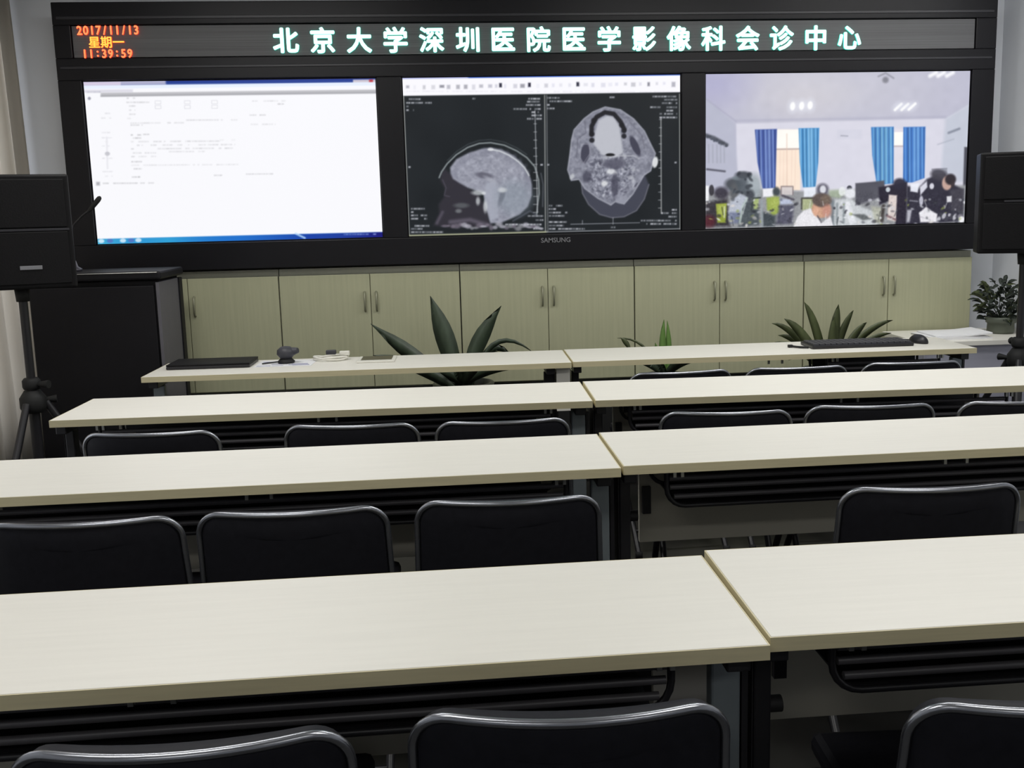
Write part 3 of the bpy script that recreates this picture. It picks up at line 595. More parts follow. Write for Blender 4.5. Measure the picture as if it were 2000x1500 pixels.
# ------------------------------------------------------------------ training tables
TH = 0.75
def table(label, x, y, rz, tray=(-0.77, 0.77), panel=True, left_leg='black_steel', right_leg='steel', mid_panel=False, wide=False, pan=(-0.795, 0.795)):
    t = thing('training_table', label, 'table', (x, y, 0), rz, 'cream training tables in rows')
    b = MB(); b.box(-0.898, 0.898, 0.002, 0.396, TH-0.024, TH, 0.0012); b.build('tabletop', M['laminate'], t)
    b = MB()
    b.box(-0.90, 0.90, -0.0005, 0.0018, TH-0.0238, TH-0.0008); b.box(-0.90, 0.90, 0.3962, 0.3985, TH-0.0238, TH-0.0008)
    b.box(-0.9005, -0.8982, 0.0018, 0.3962, TH-0.0238, TH-0.0008); b.box(0.8982, 0.9005, 0.0018, 0.3962, TH-0.0238, TH-0.0008)
    b.build('edge_band', M['edge'], t)
    for sgn, mm in ((-1, left_leg), (1, right_leg)):
        slim = sgn < 0 and left_leg == 'black_steel' and not wide
        lx = -0.879 if slim else (0.812 if mid_panel and sgn > 0 else sgn*0.862); pw = 0.015 if slim else 0.024
        b = MB(); b.box(lx-pw, lx+pw, 0.10, 0.132, 0.045, TH-0.055, 0.004); lg = b.build('leg', M[mm], t)
        b = MB(); b.box(lx-0.019 if not slim else lx-0.015, lx+0.019, 0.03, 0.37, TH-0.055, TH-0.0245, 0.003); b.build('top_bracket', M['black_steel'], t)
        b = MB(); b.box(lx-0.019 if not slim else lx-0.015, lx+0.019, 0.02, 0.38, 0.012, 0.044, 0.006); ft = b.build('foot', M['black_steel'], t)
        b = MB()
        for yy in (0.05, 0.35): b.lathe([(0.0, 0), (0.016, 0), (0.016, 0.012), (0.0, 0.012)], 12, (lx, yy, 0))
        b.build('glide', M['rubber'], ft)
        b = MB(); b.box(lx+0.026 if sgn > 0 else lx-pw-0.003, lx+0.036 if sgn > 0 else lx-pw-0.001, 0.10, 0.22, 0.44, TH-0.056); b.build('hinge_plate', M['black_steel'], t)
        b = MB(); b.tube([(lx-sgn*(pw-0.002), 0.118, 0.58), (lx-sgn*(pw+0.022), 0.118, 0.58)], 0.014, 12); b.build('knob', M['rubber'], lg)
    if panel:
        b = MB(); b.box(pan[0], pan[1], 0.335, 0.351, 0.43, TH-0.035, 0.002); b.build('modesty_panel', M['panel'], t)
        for sx in (pan[0]+0.02, pan[1]-0.02):
            MB().box(sx-0.012, sx+0.012, 0.320, 0.3345, 0.52, 0.60).build('panel_clip', M['black_steel'], t)
    if tray:
        a0, a1 = tray; zt, zb, yy = TH-0.032, TH-0.138, 0.085
        def U(y, r, zb_, ins):
            p = [(a0+ins, y, zt)] + [(px, y, pz) for px, pz in arc(a0+ins+r, zb_+r, r, math.pi, 1.5*math.pi, 5)]
            p += [(px, y, pz) for px, pz in arc(a1-ins-r, zb_+r, r, 1.5*math.pi, 2*math.pi, 5)] + [(a1-ins, y, zt)]
            return p
        b = MB(); b.tube(U(yy, 0.05, zb, 0), 0.0065, 8); b.build('tray_rim', M['black_steel'], t)
        for zz, ins in ((TH-0.062, 0.008), (TH-0.086, 0.009), (TH-0.112, 0.020)):
            b = MB(); b.tube([(a0+ins, yy, zz), (a1-ins, yy, zz)], 0.0072, 8); b.build('tray_bar', M['tray_bar'], t)
        b = MB(); b.box(a0+0.03, a1-0.03, yy+0.01, 0.30, zb-0.001, zb+0.003); b.build('tray_shelf', M['black_steel'], t)
        b = MB(); b.tube(U(0.305, 0.05, zb, 0), 0.006, 8); b.box(a0+0.012, a1-0.012, 0.302, 0.306, zb+0.03, zt-0.002); b.box(a0+0.045, a1-0.045, 0.302, 0.306, zb, zb+0.03); b.build('tray_back', M['black_steel'], t)
        b = MB()
        for sx in (a0+0.01, a0+0.03, -0.03, 0.03, a1-0.03, a1-0.01): b.box(sx-0.004, sx+0.004, 0.030, 0.040, TH-0.045, TH-0.0245)
        b.build('bracket', M['bolt'], t)
    if mid_panel:
        MB().box(0.838, 0.897, 0.045, 0.063, 0.53, TH-0.026, 0.001).build('end_panel', M['laminate'], t)
    return t
def tab_at(label, joint_x, y, rz, side, **k):
    s = -0.9016 if side < 0 else 0.9016
    dx = s + (-0.002 if side < 0 else 0.003)
    table(label, joint_x+dx*math.cos(rz), y+dx*math.sin(rz), rz, **k)
tab_at('cream table nearest the camera, long left one with black tray underneath', 0.448, 1.372, 0.012, -1)
tab_at('cream table nearest the camera, right one cut by the frame edge', 0.4482, 1.398, 0.003, 1)
tab_at('left cream table of the second row from the camera', 0.4005, 2.430, 0.012, -1)
tab_at('right cream table of the second row from the camera', 0.4015, 2.447, 0.013, 1)
tab_at('left cream table of the third row, free left corner beside the tripod', 0.4535, 3.336, -0.013, -1)
tab_at('right cream table of the third row from the camera', 0.4560, 3.340, -0.017, 1, tray=(-0.77, 0.60), pan=(-0.795, 0.63))
tab_at('left cream table of the far row with closed laptop and papers', 0.485, 4.226, -0.0086, -1, tray=None, panel=False, left_leg='steel', right_leg='black_steel', mid_panel=True)
tab_at('right cream table of the far row with black keyboard', 0.485, 4.240, -0.0086, 1, tray=(0.25, 0.77), panel=False)

# ------------------------------------------------------------------ chairs
def make_chair(label):
    t = thing('padded_chair', label, 'chair', (0, 0, 0), 0, 'black padded chairs behind the tables')
    SAG, REC, ZT = 0.046, 0.16, 0.752
    def bend(x, y, z):      # curve the back around the sitter and recline it
        return (x*(1+0.04*(ZT-z)/0.3), y + SAG*(x/0.205)**2 - SAG + REC*(ZT-z), z)
    hw, r, zb = 0.206, 0.052, 0.47
    # rim tube
    p = [(-hw, z) for z in np.linspace(0.43, ZT-r-0.02, 6)] + arc(-hw+r, ZT-r, r, math.pi, math.pi/2, 8)
    p += [(x, ZT) for x in np.linspace(-hw+r, hw-r, 12)[1:-1]] + arc(hw-r, ZT-r, r, math.pi/2, 0, 8) + [(hw, z) for z in np.linspace(ZT-r-0.02, 0.43, 6)]
    b = MB(); b.tube([bend(x, 0, z) for x, z in p], 0.0068, 10); b.build('back_frame', M['tube'], t)
    # padded back: rounded outline, domed towards the sitter
    def outline(ins, zt):
        hh, rr = hw-ins, max(0.02, r-ins)
        q = [(-hh, zb+rr)] + arc(-hh+rr, zt-rr, rr, math.pi, math.pi/2, 6) + [(x, zt) for x in np.linspace(-hh+rr, hh-rr, 10)[1:-1]] + arc(hh-rr, zt-rr, rr, math.pi/2, 0, 6)
        q += [(hh, zb+rr)] + arc(hh-rr, zb+rr, rr, 0, -math.pi/2, 4)[1:] + [(x, zb) for x in np.linspace(hh-rr, -hh+rr, 10)[1:-1]] + arc(-hh+rr, zb+rr, rr, -math.pi/2, -math.pi, 4)[:-1]
        return q
    b = MB(); rings = []
    for ins, y, dz in ((0.170, -0.003, -0.055), (0.115, -0.003, -0.052), (0.060, -0.003, -0.045), (0.012, -0.003, -0.006), (0.007, 0.000, 0.000), (0.005, 0.011, 0.003), (0.008, 0.023, 0.004), (0.020, 0.031, -0.004), (0.060, 0.035, -0.04), (0.115, 0.036, -0.05), (0.170, 0.036, -0.055)):
        rings.append([bend(x, y*(1+0.5*(1-(x/hw)**2)) if y > 0 else y, z) for x, z in outline(ins, ZT-0.004+dz)])
    n = len(rings[0]); vs = [v for rg in rings for v in rg]
    fs = [(i*n+k, i*n+(k+1) % n, (i+1)*n+(k+1) % n, (i+1)*n+k) for i in range(len(rings)-1) for k in range(n)]
    b.add(vs, fs, 0, True)
    for ri, rev in ((0, False), (len(rings)-1, True)):
        rg = rings[ri]; c = tuple(np.mean(np.array(rg), 0)); fan = [(k, (k+1) % n, n) if rev else ((k+1) % n, k, n) for k in range(n)]
        b.add(rg+[c], fan, 0, True)
    b.build('backrest', M['leather'], t)
    # seat
    b = MB(); b.box(-0.20, 0.20, 0.075, 0.45, 0.425, 0.468, 0.016); b.build('seat', M['leather'], t)
    b = MB(); b.tube([(-0.205, 0.07, 0.42), (0.205, 0.07, 0.42)], 0.009, 8); b.tube([(-0.205, 0.40, 0.414), (0.205, 0.40, 0.414)], 0.009, 8); b.build('seat_frame', M['black_steel'], t)
    for sx in (-0.206, 0.206):
        b = MB(); b.tube([(sx, 0.05, 0.435), (sx, 0.10, 0.36), (sx, 0.39, 0.014)], 0.011, 10); lg = b.build('leg', M['black_steel'], t)
        b = MB(); b.lathe([(0, 0), (0.015, 0), (0.015, 0.03), (0, 0.03)], 10, (sx, 0.39, 0)); b.build('leg_cap', M['rubber'], lg)
    for sx in (-0.182, 0.182):
        b = MB(); b.tube([(sx, 0.40, 0.415), (sx, 0.30, 0.33), (sx, -0.03, 0.014)], 0.011, 10); lg = b.build('leg', M['black_steel'], t)
        b = MB(); b.lathe([(0, 0), (0.015, 0), (0.015, 0.03), (0, 0.03)], 10, (sx, -0.03, 0)); b.build('leg_cap', M['rubber'], lg)
    b = MB(); b.tube([(-0.182, 0.05, 0.091), (0.182, 0.05, 0.091)], 0.008, 8); b.tube([(-0.206, 0.33, 0.086), (0.206, 0.33, 0.086)], 0.008, 8); b.build('stretcher', M['black_steel'], t)
    return t
chairs = [
    (-0.363, 1.204, 1.0, 'black padded chair in the nearest row, left one cut by the bottom edge'),
    (0.128, 1.222, -2.9, 'black padded chair in the nearest row, before the joint of the closest tables'),
    (0.775, 1.165, -3.0, 'black padded chair in the nearest row, alone at the right table'),
    (-0.828, 2.186, -0.3, 'leftmost black padded chair of the second row, cut by the left frame edge'),
    (-0.380, 2.192, -0.6, 'black padded chair of the second row, second from the left'),
    (0.100, 2.200, -1.5, 'black padded chair of the second row, beside the grey table leg'),
    (1.066, 2.143, -3.0, 'black padded chair alone at the right table of the second row'),
    (-0.949, 3.097, -4.2, 'leftmost black padded chair of the third row, near the tripod'),
    (-0.340, 3.092, -5.0, 'black padded chair of the third row, middle one at the left table'),
    (0.130, 3.065, -0.7, 'black padded chair of the third row, just left of the table joint'),
    (0.840, 3.063, -6.0, 'black padded chair of the third row, first one right of the table joint'),
    (1.316, 3.072, -4.7, 'black padded chair of the third row, middle one at the right table'),
    (1.812, 3.039, -4.9, 'rightmost black padded chair of the third row, cut by the frame edge'),
    (0.875, 3.866, 3.0, 'black padded chair of the far row, left one before the keyboard table'),
    (1.349, 3.870, -0.9, 'black padded chair of the far row, middle one in front of the keyboard'),
    (1.836, 3.891, -0.8, 'black padded chair of the far row, right one nearest the side cabinet'),
]
proto = None
for (x, y, a, lab) in chairs:
    if proto is None:
        proto = make_chair(lab); proto.location = (x, y, 0); proto.rotation_euler = (0, 0, math.radians(a))
    else: dup(proto, (x, y, 0), math.radians(a), lab)

# ------------------------------------------------------------------ podium with microphone, left
pd = thing('podium', 'tall charcoal podium with grey side between tripod speaker and far table', 'podium', (-1.645, 4.89, 0))
box('body', M['podium'], -0.285, 0.280, -0.17, 0.19, 0.03, 1.125, pd, 0.006)
box('front_door', M['podium'], -0.275, 0.272, -0.186, -0.171, 0.06, 1.10, pd, 0.004)
box('side_panel', M['podium_side'], 0.281, 0.296, -0.185, 0.135, 0.03, 1.115, pd, 0.002)
box('rear_trim', M['podium'], 0.281, 0.302, 0.137, 0.192, 0.03, 1.115, pd, 0.003)
box('top_slab', M['podium'], -0.295, 0.310, -0.20, 0.195, 1.127, 1.166, pd, 0.010)
MB().tube([(-0.28, -0.2005, 1.160), (0.29, -0.2005, 1.160), (0.302, -0.19, 1.160)], 0.0025, 6).build('edge_highlight', M['bolt'], pd)  # bright line that draws the highlight along the slab's front edge
box('plinth', M['rubber'], -0.27, 0.27, -0.15, 0.17, 0, 0.029, pd)
mc = thing('gooseneck_microphone', 'black gooseneck microphone rising from the podium across the white screen', 'microphone', (-1.77, 4.86, 1.1665))
MB().lathe([(0, 0), (0.035, 0), (0.035, 0.012), (0.018, 0.022), (0.010, 0.05), (0, 0.05)], 16).build('base', M['podium_trim'], mc)
MB().tube([(0, 0, 0.045), (-0.008, 0, 0.10), (-0.004, -0.005, 0.16), (0.020, -0.01, 0.215), (0.062, -0.012, 0.255), (0.098, -0.014, 0.280)], 0.0045, 8).build('neck', M['black_steel'], mc)
MB().tube([(0.094, -0.014, 0.276), (0.104, -0.014, 0.286), (0.140, -0.016, 0.326), (0.148, -0.016, 0.336), (0.152, -0.016, 0.341)], [0.007, 0.0105, 0.012, 0.010, 0.004], 12).build('capsule', M['rubber'], mc)

# ------------------------------------------------------------------ loudspeakers on tripods
def tripod(label, x, y, topz, rz):
    t = thing('tripod_stand', label, 'stand', (x, y, 0), rz, 'speaker tripods')
    MB().tube([(0, 0, 0.30), (0, 0, 0.765)], 0.021, 14).build('lower_pole', M['black_steel'], t)
    MB().tube([(0, 0, 0.76), (0, 0, topz)], 0.0165, 14).build('upper_pole', M['black_steel'], t)
    c = MB().lathe([(0.0, 0.735), (0.03, 0.735), (0.034, 0.745), (0.034, 0.77), (0.026, 0.78), (0.0, 0.78)], 16).build('collar', M['rubber'], t)
    MB().tube([(0.03, -0.01, 0.755), (0.075, -0.02, 0.755)], [0.009, 0.017], 10).build('knob', M['rubber'], c)
    h = MB().lathe([(0.0, 0.64), (0.04, 0.64), (0.05, 0.66), (0.05, 0.70), (0.03, 0.73), (0.0, 0.73)], 16).build('hub', M['rubber'], t)
    MB().tube([(0.03, 0.03, 0.685), (0.075, 0.045, 0.685)], [0.008, 0.016], 10).build('knob', M['rubber'], h)
    MB().lathe([(0.0, 0.30), (0.03, 0.30), (0.03, 0.35), (0.0, 0.35)], 14).build('brace_collar', M['rubber'], t)
    for k in range(3):
        a = math.radians(-100+120*k); ca, sa = math.cos(a), math.sin(a)
        lg = MB().tube([(0.045*ca, 0.045*sa, 0.68), (0.40*ca, 0.40*sa, 0.018)], 0.0145, 10).build('leg', M['black_steel'], t)
        MB().tube([(0.385*ca, 0.385*sa, 0.046), (0.409*ca, 0.409*sa, 0.012)], 0.0175, 10).build('leg_cap', M['rubber'], lg)
        MB().tube([(0.028*ca, 0.028*sa, 0.325), (0.235*ca, 0.235*sa, 0.325)], 0.007, 8).build('brace', M['black_steel'], t)
    return t
def speaker(label, x, y, z, rz, wd, ht):
    s = thing('loudspeaker', label, 'speaker', (x, y, z), rz, 'loudspeakers on tripods')
    hw = wd/2; d0, d1 = -0.14, 0.16
    o = [(-hw, d0), (hw, d0), (hw, 0.02), (hw*0.62, d1), (-hw*0.62, d1), (-hw, 0.02)]
    bm = bmesh.new(); bot = [bm.verts.new((a, b, 0)) for a, b in o]; top = [bm.verts.new((a, b, ht)) for a, b in o]
    bm.faces.new(bot[::-1]); bm.faces.new(top)
    for k in range(6): bm.faces.new((bot[k], bot[(k+1) % 6], top[(k+1) % 6], top[k]))
    bmesh.ops.bevel(bm, geom=bm.edges[:], offset=0.008, segments=2, profile=0.5, affect='EDGES'); bm.verts.index_update()
    MB().add([v.co[:] for v in bm.verts], [[v.index for v in f.verts] for f in bm.faces]).build('cabinet', M['plastic'], s); bm.free()
    zs = ht*0.515
    box('lower_grille', M['grille'], -hw+0.018, hw-0.018, d0-0.009, d0-0.001, 0.018, zs-0.006, s, 0.003)
    box('upper_grille', M['grille'], -hw+0.018, hw-0.018, d0-0.009, d0-0.001, zs+0.010, ht-0.018, s, 0.003)
    box('divider_strip', M['frame_trim'], -hw+0.10, hw-0.012, d0-0.008, d0-0.001, zs-0.003, zs+0.006, s, 0.001)
    box('logo_plate', M['logo'], 0.005, 0.082, d0-0.012, d0-0.0095, 0.075, 0.090, s, 0.001)
    MB().lathe([(0, -0.055), (0.024, -0.055), (0.028, -0.001), (0, -0.001)], 14).build('pole_socket', M['rubber'], s)
    return s
tripod('black tripod stand by the curtain, between podium and third row table', -1.712, 4.13, 1.0865, 0.0)
speaker('black loudspeaker on tripod in front of the grey curtain', -1.712, 4.13, 1.142, math.radians(21), 0.40, 0.435)
tripod('black tripod stand by the right wall in front of the side table', 2.53, 4.30, 1.1085, math.radians(100))
speaker('black loudspeaker on tripod overlapping the right end of the screen frame', 2.53, 4.30, 1.164, math.radians(-22), 0.42, 0.435)

# ------------------------------------------------------------------ curtain, left
cu = thing('curtain', 'grey beige pleated curtain hanging along the left wall', 'curtain', (-2.14, 4.3, 0))
n = 220; b = MB(); vs = []; zlev = [0.04, 0.7, 1.4, 2.1, 2.62]
for zi, z in enumerate(zlev):
    for k in range(n+1):
        y = -1.0+2.09*k/n; amp = 0.040+0.012*math.sin(y*3.1+zi*0.5)
        ph = y*2*math.pi/0.165+0.5*math.sin(y*5)+0.15*zi
        vs.append((amp*math.sin(ph)-0.01*(zi-2), y+0.012*math.cos(2*ph), z))
for zi in range(len(zlev)-1):
    for k in range(n): b.f.append((zi*(n+1)+k, zi*(n+1)+k+1, (zi+1)*(n+1)+k+1, (zi+1)*(n+1)+k)); b.mi.append(0); b.sm.append(True)
b.v = vs
cl = b.build('cloth', M['curtain'], cu)
md = cl.modifiers.new('thickness', 'SOLIDIFY'); md.thickness = 0.003
MB().tube([(0, -1.1, 2.65), (0, 1.12, 2.65)], 0.014, 10).build('curtain_rail', M['bolt'], cu)

# ------------------------------------------------------------------ side table, papers and bushy plant at the right
st = thing('side_table', 'white topped side table with lilac grey front against the right wall', 'table', (2.66, 5.0, 0))
box('tabletop', M['laminate'], -0.36, 0.355, -0.24, 0.24, 0.680, 0.705, st, 0.002)
box('front_panel', M['side_panel'], -0.34, 0.335, -0.215, -0.197, 0.02, 0.678, st, 0.002)
for sx in (-0.34, 0.317): box('side_board', M['side_panel'], sx, sx+0.018, -0.195, 0.22, 0.0, 0.678, st, 0.002)
for k in range(3):
    p = MB(); dz = 0.7055+k*0.0068; r = random.Random(k)
    xs = np.linspace(-0.145, 0.145, 9)
    top = []
    for xx in xs:
        lift = 0.012*max(0, (xx-0.02))/0.125 if k == 2 else 0
        top.append((xx, lift))
    vs = []
    for yy in (-0.12, 0.12):
        for xx, lf in top: vs += [(xx, yy, lf if k < 2 else lf*(1-abs(yy+0.02)*2)), (xx, yy, lf+0.0062)]
    m2 = len(xs)*2; fs = []
    for i in range(len(xs)-1):
        a = 2*i; fs += [(a+1, a+3, m2+a+3, m2+a+1), (a, m2+a, m2+a+2, a+2), (a, a+2, a+3, a+1), (m2+a, m2+a+1, m2+a+3, m2+a+2)]
    fs += [(0, 1, m2+1, m2), (m2-2, 2*m2-2, 2*m2-1, m2-1)]
    p.add(vs, fs)
    o = p.build('paper_stack', M['paper'], None, (2.535+r.uniform(-0.015, 0.015), 4.93+r.uniform(-0.01, 0.01), dz)); o.rotation_euler = (0, 0, r.uniform(-0.06, 0.06))
    tag(o, ('topmost white paper pad with lifted edge in the side table pile', 'white paper pad in the middle of the side table pile', 'bottom white paper pad of the pile on the side table')[2-k], 'paper', 'papers on the side table')

def leaf(parent, m, base, mid, tip, wd, fold=0.25, n=9, pw=0.9, stalk=0.25, face=(0, -1, 0)):
    B, Mi, T = Vector(base), Vector(mid), Vector(tip); vs = []; fs = []
    for i in range(n+1):
        u = i/n; p = B*(1-u)**2+Mi*2*u*(1-u)+T*u*u
        d = ((Mi-B)*(1-u)+(T-Mi)*u).normalized()
        F = Vector(face); F = (F-d*F.dot(d))
        F = F.normalized() if F.length > 1e-3 else Vector((0, 0, 1))
        s = d.cross(F).normalized()
        w_ = wd*(stalk+(1-stalk)*math.sin(math.pi*min(1, u**pw*0.9+0.08)))*(1-u**6)+0.0008
        vs += [p-s*w_+F*w_*fold, p-F*0.0015, p+s*w_+F*w_*fold, p+F*0.0015-F*0.004]
    for i in range(n):
        a, c = 4*i, 4*i+4
        fs += [(a, a+1, c+1, c), (a+1, a+2, c+2, c+1), (a+2, a+3, c+3, c+2), (a+3, a, c, c+3)]
    mb = MB(); mb.add(vs, fs, 0, True); return mb.build('leaf', m, parent)
def pot(parent, r0, r1, h, m, soil=True):
    MB().lathe([(0, 0), (r0, 0), (r0+0.006, 0.01), (r1-0.008, h-0.03), (r1, h-0.03), (r1+0.004, h-0.004), (r1, h), (r1-0.016, h), (r1-0.018, h-0.03), (0, h-0.03)], 28).build('pot', m, parent)
    MB().lathe([(r1-0.019, h-0.028), (r1*0.5, h-0.018), (0, h-0.014)], 20).build('soil', M['soil'], parent)

PY = 4.95
p1 = thing('potted_plant', 'broad leaved dark green plant standing between far table and cupboards', 'plant', (0.02, PY, 0)); pot(p1, 0.11, 0.15, 0.56, M['pot_dark'])
def lf(pt, m, cx, b, mi, t, wd, **k):
    leaf(pt, M[m], (b[0]-cx, b[2], b[1]), (mi[0]-cx, mi[2], mi[1]), (t[0]-cx, t[2], t[1]), wd, **k)
lf(p1, 'leaf', 0.02, (-0.02, 0.54, 0), (-0.20, 0.69, -0.02), (-0.425, 0.868, 0.0), 0.037, stalk=0.2, pw=1.5)
lf(p1, 'leaf', 0.02, (0.0, 0.54, 0.02), (-0.05, 0.76, 0.03), (-0.129, 0.992, 0.04), 0.049, stalk=0.4, pw=1.3)
lf(p1, 'leaf', 0.02, (0.03, 0.54, 0.0), (0.06, 0.74, 0.0), (0.220, 0.936, 0.0), 0.041, stalk=0.3, pw=1.5)
lf(p1, 'leaf', 0.02, (0.06, 0.54, 0.0), (0.16, 0.88, 0.0), (0.365, 0.705, -0.03), 0.013, stalk=0.5)
lf(p1, 'leaf', 0.02, (0.05, 0.54, 0.05), (0.17, 0.82, 0.06), (0.27, 0.66, 0.08), 0.020, stalk=0.5)
lf(p1, 'leaf', 0.02, (-0.03, 0.54, -0.05), (-0.22, 0.70, -0.1), (-0.415, 0.722, -0.08), 0.030, stalk=0.3)
for k in range(9):
    a = k*0.7+0.2; q = 0.18+0.06*(k % 3)
    lf(p1, 'leaf', 0.02, (0.02, 0.55, 0), (0.02+0.5*q*math.cos(a), 0.67, 0.4*q*math.sin(a)), (0.02+q*math.cos(a)*1.1, 0.63+0.03*(k % 2), q*0.7*math.sin(a)), 0.026, stalk=0.3)
p2 = thing('potted_plant', 'small plant with two upright fresh green leaves in the gap of the middle cupboards', 'plant', (1.04, PY, 0)); pot(p2, 0.09, 0.12, 0.56, M['pot_dark'])
lf(p2, 'leaf_light', 1.04, (1.03, 0.54, 0), (1.02, 0.72, 0), (1.036, 0.842, 0), 0.018, stalk=0.4)
lf(p2, 'leaf_light', 1.04, (1.05, 0.54, 0.01), (1.065, 0.70, 0), (1.052, 0.835, 0), 0.016, stalk=0.4)
lf(p2, 'leaf_light', 1.04, (1.04, 0.54, 0.0), (1.00, 0.68, 0), (0.99, 0.725, 0), 0.012, stalk=0.4)
lf(p2, 'leaf_olive', 1.04, (1.02, 0.54, 0), (0.96, 0.76, 0), (0.80, 0.752, 0.02), 0.006, stalk=0.7)
lf(p2, 'leaf_olive', 1.04, (0.86, 0.70, 0.01), (0.84, 0.74, 0.01), (0.815, 0.755, 0.01), 0.012, stalk=0.3)
for k in range(6):
    a = k*1.05; lf(p2, 'leaf', 1.04, (1.04, 0.55, 0), (1.04+0.09*math.cos(a), 0.66, 0.08*math.sin(a)), (1.04+0.2*math.cos(a), 0.62+0.02*(k % 2), 0.13*math.sin(a)), 0.02, stalk=0.3)
p3 = thing('potted_plant', 'spiky olive green plant with fanned leaves behind the keyboard', 'plant', (1.90, PY, 0)); pot(p3, 0.11, 0.145, 0.56, M['pot_grey'])
for (tx, tz, mx, mz, wd, yo) in ((1.60, 0.800, 1.72, 0.79, 0.017, 0.03), (1.655, 0.825, 1.76, 0.77, 0.024, 0.0), (1.765, 0.905, 1.83, 0.80, 0.022, 0.02), (1.938, 0.890, 1.905, 0.74, 0.030, 0.0), (1.905, 0.83, 1.89, 0.72, 0.022, -0.03),
        (2.025, 0.855, 1.95, 0.76, 0.021, 0.02), (2.080, 0.795, 1.99, 0.74, 0.022, -0.02), (2.245, 0.795, 2.07, 0.77, 0.019, 0.04), (2.23, 0.73, 2.08, 0.73, 0.016, 0.02), (1.64, 0.735, 1.76, 0.73, 0.018, 0.05), (1.60, 0.71, 1.72, 0.71, 0.014, -0.02)):
    lf(p3, 'leaf_olive', 1.90, (1.90+0.25*(mx-1.9), 0.54, yo), (mx, mz, yo), (tx, tz, yo), wd, stalk=0.75, pw=0.8, fold=0.35)
for k in range(6):
    a = k*1.05+0.4; lf(p3, 'leaf_olive', 1.90, (1.90, 0.55, 0), (1.90+0.12*math.cos(a), 0.68, 0.08*math.sin(a)), (1.90+0.26*math.cos(a), 0.62, 0.14*math.sin(a)), 0.02, stalk=0.7)
p4 = thing('potted_plant', 'bushy dark green pot plant on the side table by the right wall', 'plant', (2.845, 5.02, 0.706)); pot(p4, 0.062, 0.074, 0.085, M['pot_grey'])
r = random.Random(5)
for k in range(14):
    a = r.uniform(0, 6.28); q = r.uniform(0.05, 0.13)
    MB().tube([(0, 0, 0.068), (q*0.5*math.cos(a), q*0.4*math.sin(a), 0.12), (q*math.cos(a), q*0.7*math.sin(a), 0.14+r.uniform(0, 0.09))], 0.002, 5).build('stem', M['leaf'], p4)
for k in range(170):
    a = r.uniform(0, 6.28); q = math.sqrt(r.random()); h = r.uniform(0.07, 0.265)
    bx, by, bz = 0.125*q*math.cos(a)*(1-0.6*abs(h-0.17)/0.2), 0.085*q*math.sin(a), h
    e = r.uniform(-0.6, 0.9); ln = r.uniform(0.035, 0.06)
    a2 = a+r.uniform(-0.7, 0.7)
    leaf(p4, M['leaf_dark'] if k % 6 else M['leaf_olive'], (bx, by, bz), (bx+0.5*ln*math.cos(a2), by+0.5*ln*math.sin(a2), bz+0.5*ln*e+0.008), (bx+ln*math.cos(a2), by+0.8*ln*math.sin(a2), bz+ln*e*0.8), r.uniform(0.009, 0.014), n=4, stalk=0.15, face=(0, -0.5, 0.85))
for (dx, dz) in ((-0.16, 0.215), (-0.15, 0.12), (-0.17, 0.205), (-0.12, 0.27)):
    leaf(p4, M['leaf_olive'], (dx*0.5, 0, 0.17), (dx*0.8, 0, dz+0.02), (dx*1.08, -0.01, dz), 0.011, n=5, stalk=0.2)

# ------------------------------------------------------------------ things on the far tables
TZ = 0.7504
def r_at(o, x, y, z, rz=0): o.location = (x, y, z); o.rotation_euler = (0, 0, rz); return o
lp = thing('laptop', 'closed black laptop on the far table beside the podium', 'laptop', (-1.085, 4.505, TZ), -0.0086)
box('base', M['black_steel'], -0.178, 0.178, -0.095, 0.10, 0.001, 0.014, lp, 0.003)
box('lid', M['plastic'], -0.178, 0.178, -0.095, 0.10, 0.0145, 0.022, lp, 0.003)
MB().tube([(0.12, 0.108, 0.013), (0.16, 0.108, 0.013)], 0.006, 8).build('hinge', M['dark_grey'], lp)
pp = MB().box(-0.125, 0.125, -0.095, 0.095, 0, 0.0012).build('printed_sheet', M['paper']); r_at(pp, -0.765, 4.495, TZ, -0.03)
tag(pp, 'white sheet with blue print lying under the small grey gadget', 'paper')
pr = MB()
for (xa, xb, ya, yb) in ((-0.115, -0.055, -0.075, -0.066), (-0.05, 0.0, -0.07, -0.064), (0.02, 0.11, -0.06, -0.05), (0.03, 0.10, -0.035, -0.022), (-0.06, 0.01, -0.03, -0.02), (-0.11, -0.07, 0.04, 0.05), (0.04, 0.115, -0.075, -0.07)):
    pr.box(xa, xb, ya, yb, 0.00125, 0.0015)
pr.build('print', M['blue_ink'], pp)
gd = thing('desk_microphone', 'small dark grey rounded gadget standing on the printed sheet', 'gadget', (-0.765, 4.50, TZ+0.0018))
MB().lathe([(0, 0), (0.036, 0), (0.038, 0.008), (0.028, 0.018), (0.020, 0.026), (0, 0.026)], 18).build('base', M['rubber'], gd)
hd = MB().lathe([(0, 0.018), (0.026, 0.022), (0.040, 0.040), (0.038, 0.058), (0.022, 0.072), (0, 0.076)], 18).build('head', M['dark_grey'], gd)
MB().tube([(0.025, 0, 0.05), (0.055, -0.01, 0.056)], [0.02, 0.012], 10).build('knob', M['key'], gd)
MB().tube([(-0.036, 0, 0.006), (-0.075, -0.012, 0.004), (-0.10, -0.03, 0.004)], 0.003, 6).build('cord', M['rubber'], gd)
cb = thing('cable_coil', 'loose white cable coil with dark plug on the far table', 'cable', (-0.575, 4.55, TZ))
pts = [(0.075*math.cos(a)*(1+0.05*math.sin(3*a)), 0.045*math.sin(a), 0.006+0.012*(0.5+0.5*math.sin(a*1.5))) for a in np.linspace(0, 4*math.pi, 48)]
MB().tube(pts, 0.0048, 8).build('cord', M['white_plastic'], cb)
MB().box(-0.02, 0.025, -0.012, 0.012, 0.026, 0.046, 0.004).build('plug', M['dark_grey'], cb)
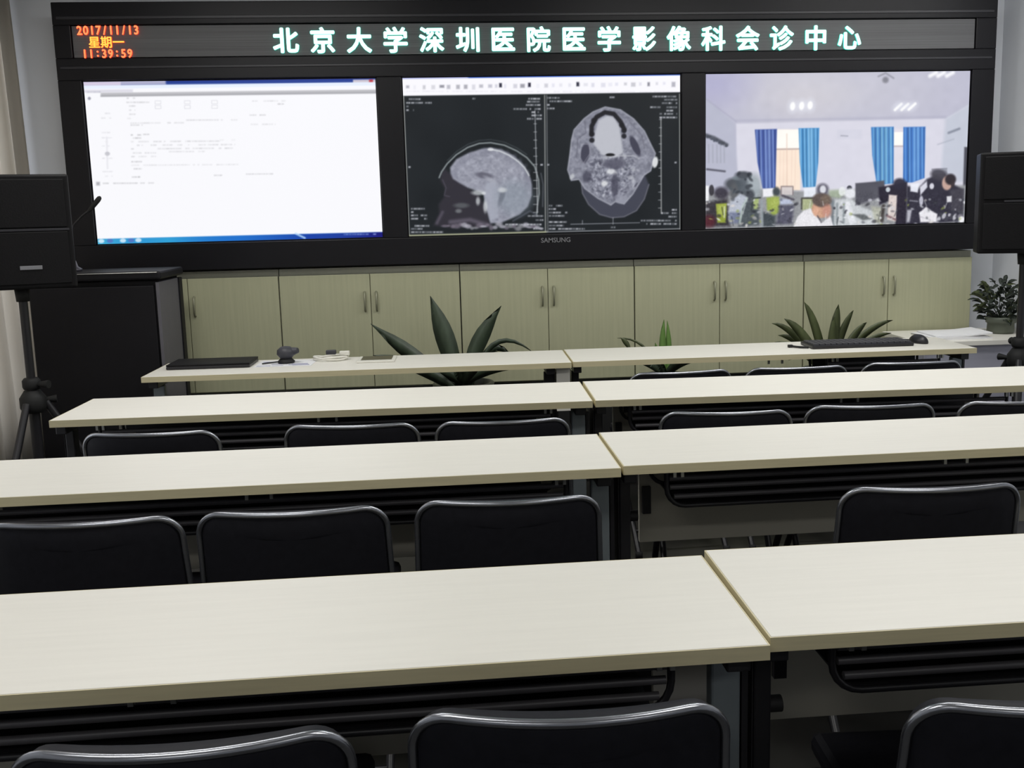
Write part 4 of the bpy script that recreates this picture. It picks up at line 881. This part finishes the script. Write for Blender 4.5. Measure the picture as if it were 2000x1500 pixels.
MB().box(0.04, 0.085, -0.014, 0.012, 0.02, 0.04, 0.004).build('adapter', M['white_plastic'], cb)
tb = thing('tablet', 'dark flat tablet with wide white border lying on the far table', 'tablet', (-0.365, 4.505, TZ), -0.0086)
box('case', M['white_plastic'], -0.083, 0.083, -0.085, 0.080, 0, 0.007, tb, 0.002)
box('face', M['tablet_face'], -0.068, 0.068, -0.045, 0.070, 0.0072, 0.0082, tb)
kb = thing('keyboard', 'long black computer keyboard on the right far table', 'keyboard', (1.825, 4.435, TZ), -0.01)
box('base', M['black_steel'], -0.235, 0.235, -0.085, 0.085, 0.001, 0.016, kb, 0.004)
km = None
for rr in range(5):
    for cc in range(17):
        if km is None:
            km = MB().box(-0.0115, 0.0115, -0.0125, 0.0125, 0.0162, 0.022, 0.0).build('key', M['key'], kb); o = km
        else:
            o = km.copy(); COL.objects.link(o); o.parent = kb
        o.location = (-0.214+cc*0.0267, -0.062+rr*0.030, 0)
ms = thing('computer_mouse', 'small dark computer mouse right of the black keyboard', 'mouse', (2.125, 4.445, TZ), 0.3)
bm = bmesh.new(); bmesh.ops.create_uvsphere(bm, u_segments=20, v_segments=12, radius=1)
for v in bm.verts: v.co = (v.co.x*0.031, v.co.y*0.055, max(0, v.co.z*0.036+0.004))
bm.verts.index_update()
MB().add([v.co[:] for v in bm.verts], [[v.index for v in f.verts] for f in bm.faces], 0, True).build('body', M['black_steel'], ms); bm.free()
MB().tube([(0, 0.048, 0.012), (0.02, 0.085, 0.004), (-0.01, 0.13, 0.004)], 0.0025, 6).build('cord', M['rubber'], ms)
MB().box(-0.002, 0.002, 0.01, 0.05, 0.0355, 0.039).build('wheel', M['bolt'], ms)
cd = thing('cable_end', 'short black cable end left of the keyboard', 'cable', (1.555, 4.40, TZ))
MB().tube([(-0.035, 0.035, 0.006), (-0.02, 0.01, 0.006), (0.0, -0.01, 0.006), (0.025, -0.02, 0.006)], 0.005, 8).build('cord', M['rubber'], cd)
MB().box(-0.052, -0.03, 0.028, 0.046, 0.001, 0.013, 0.002).build('plug', M['rubber'], cd)
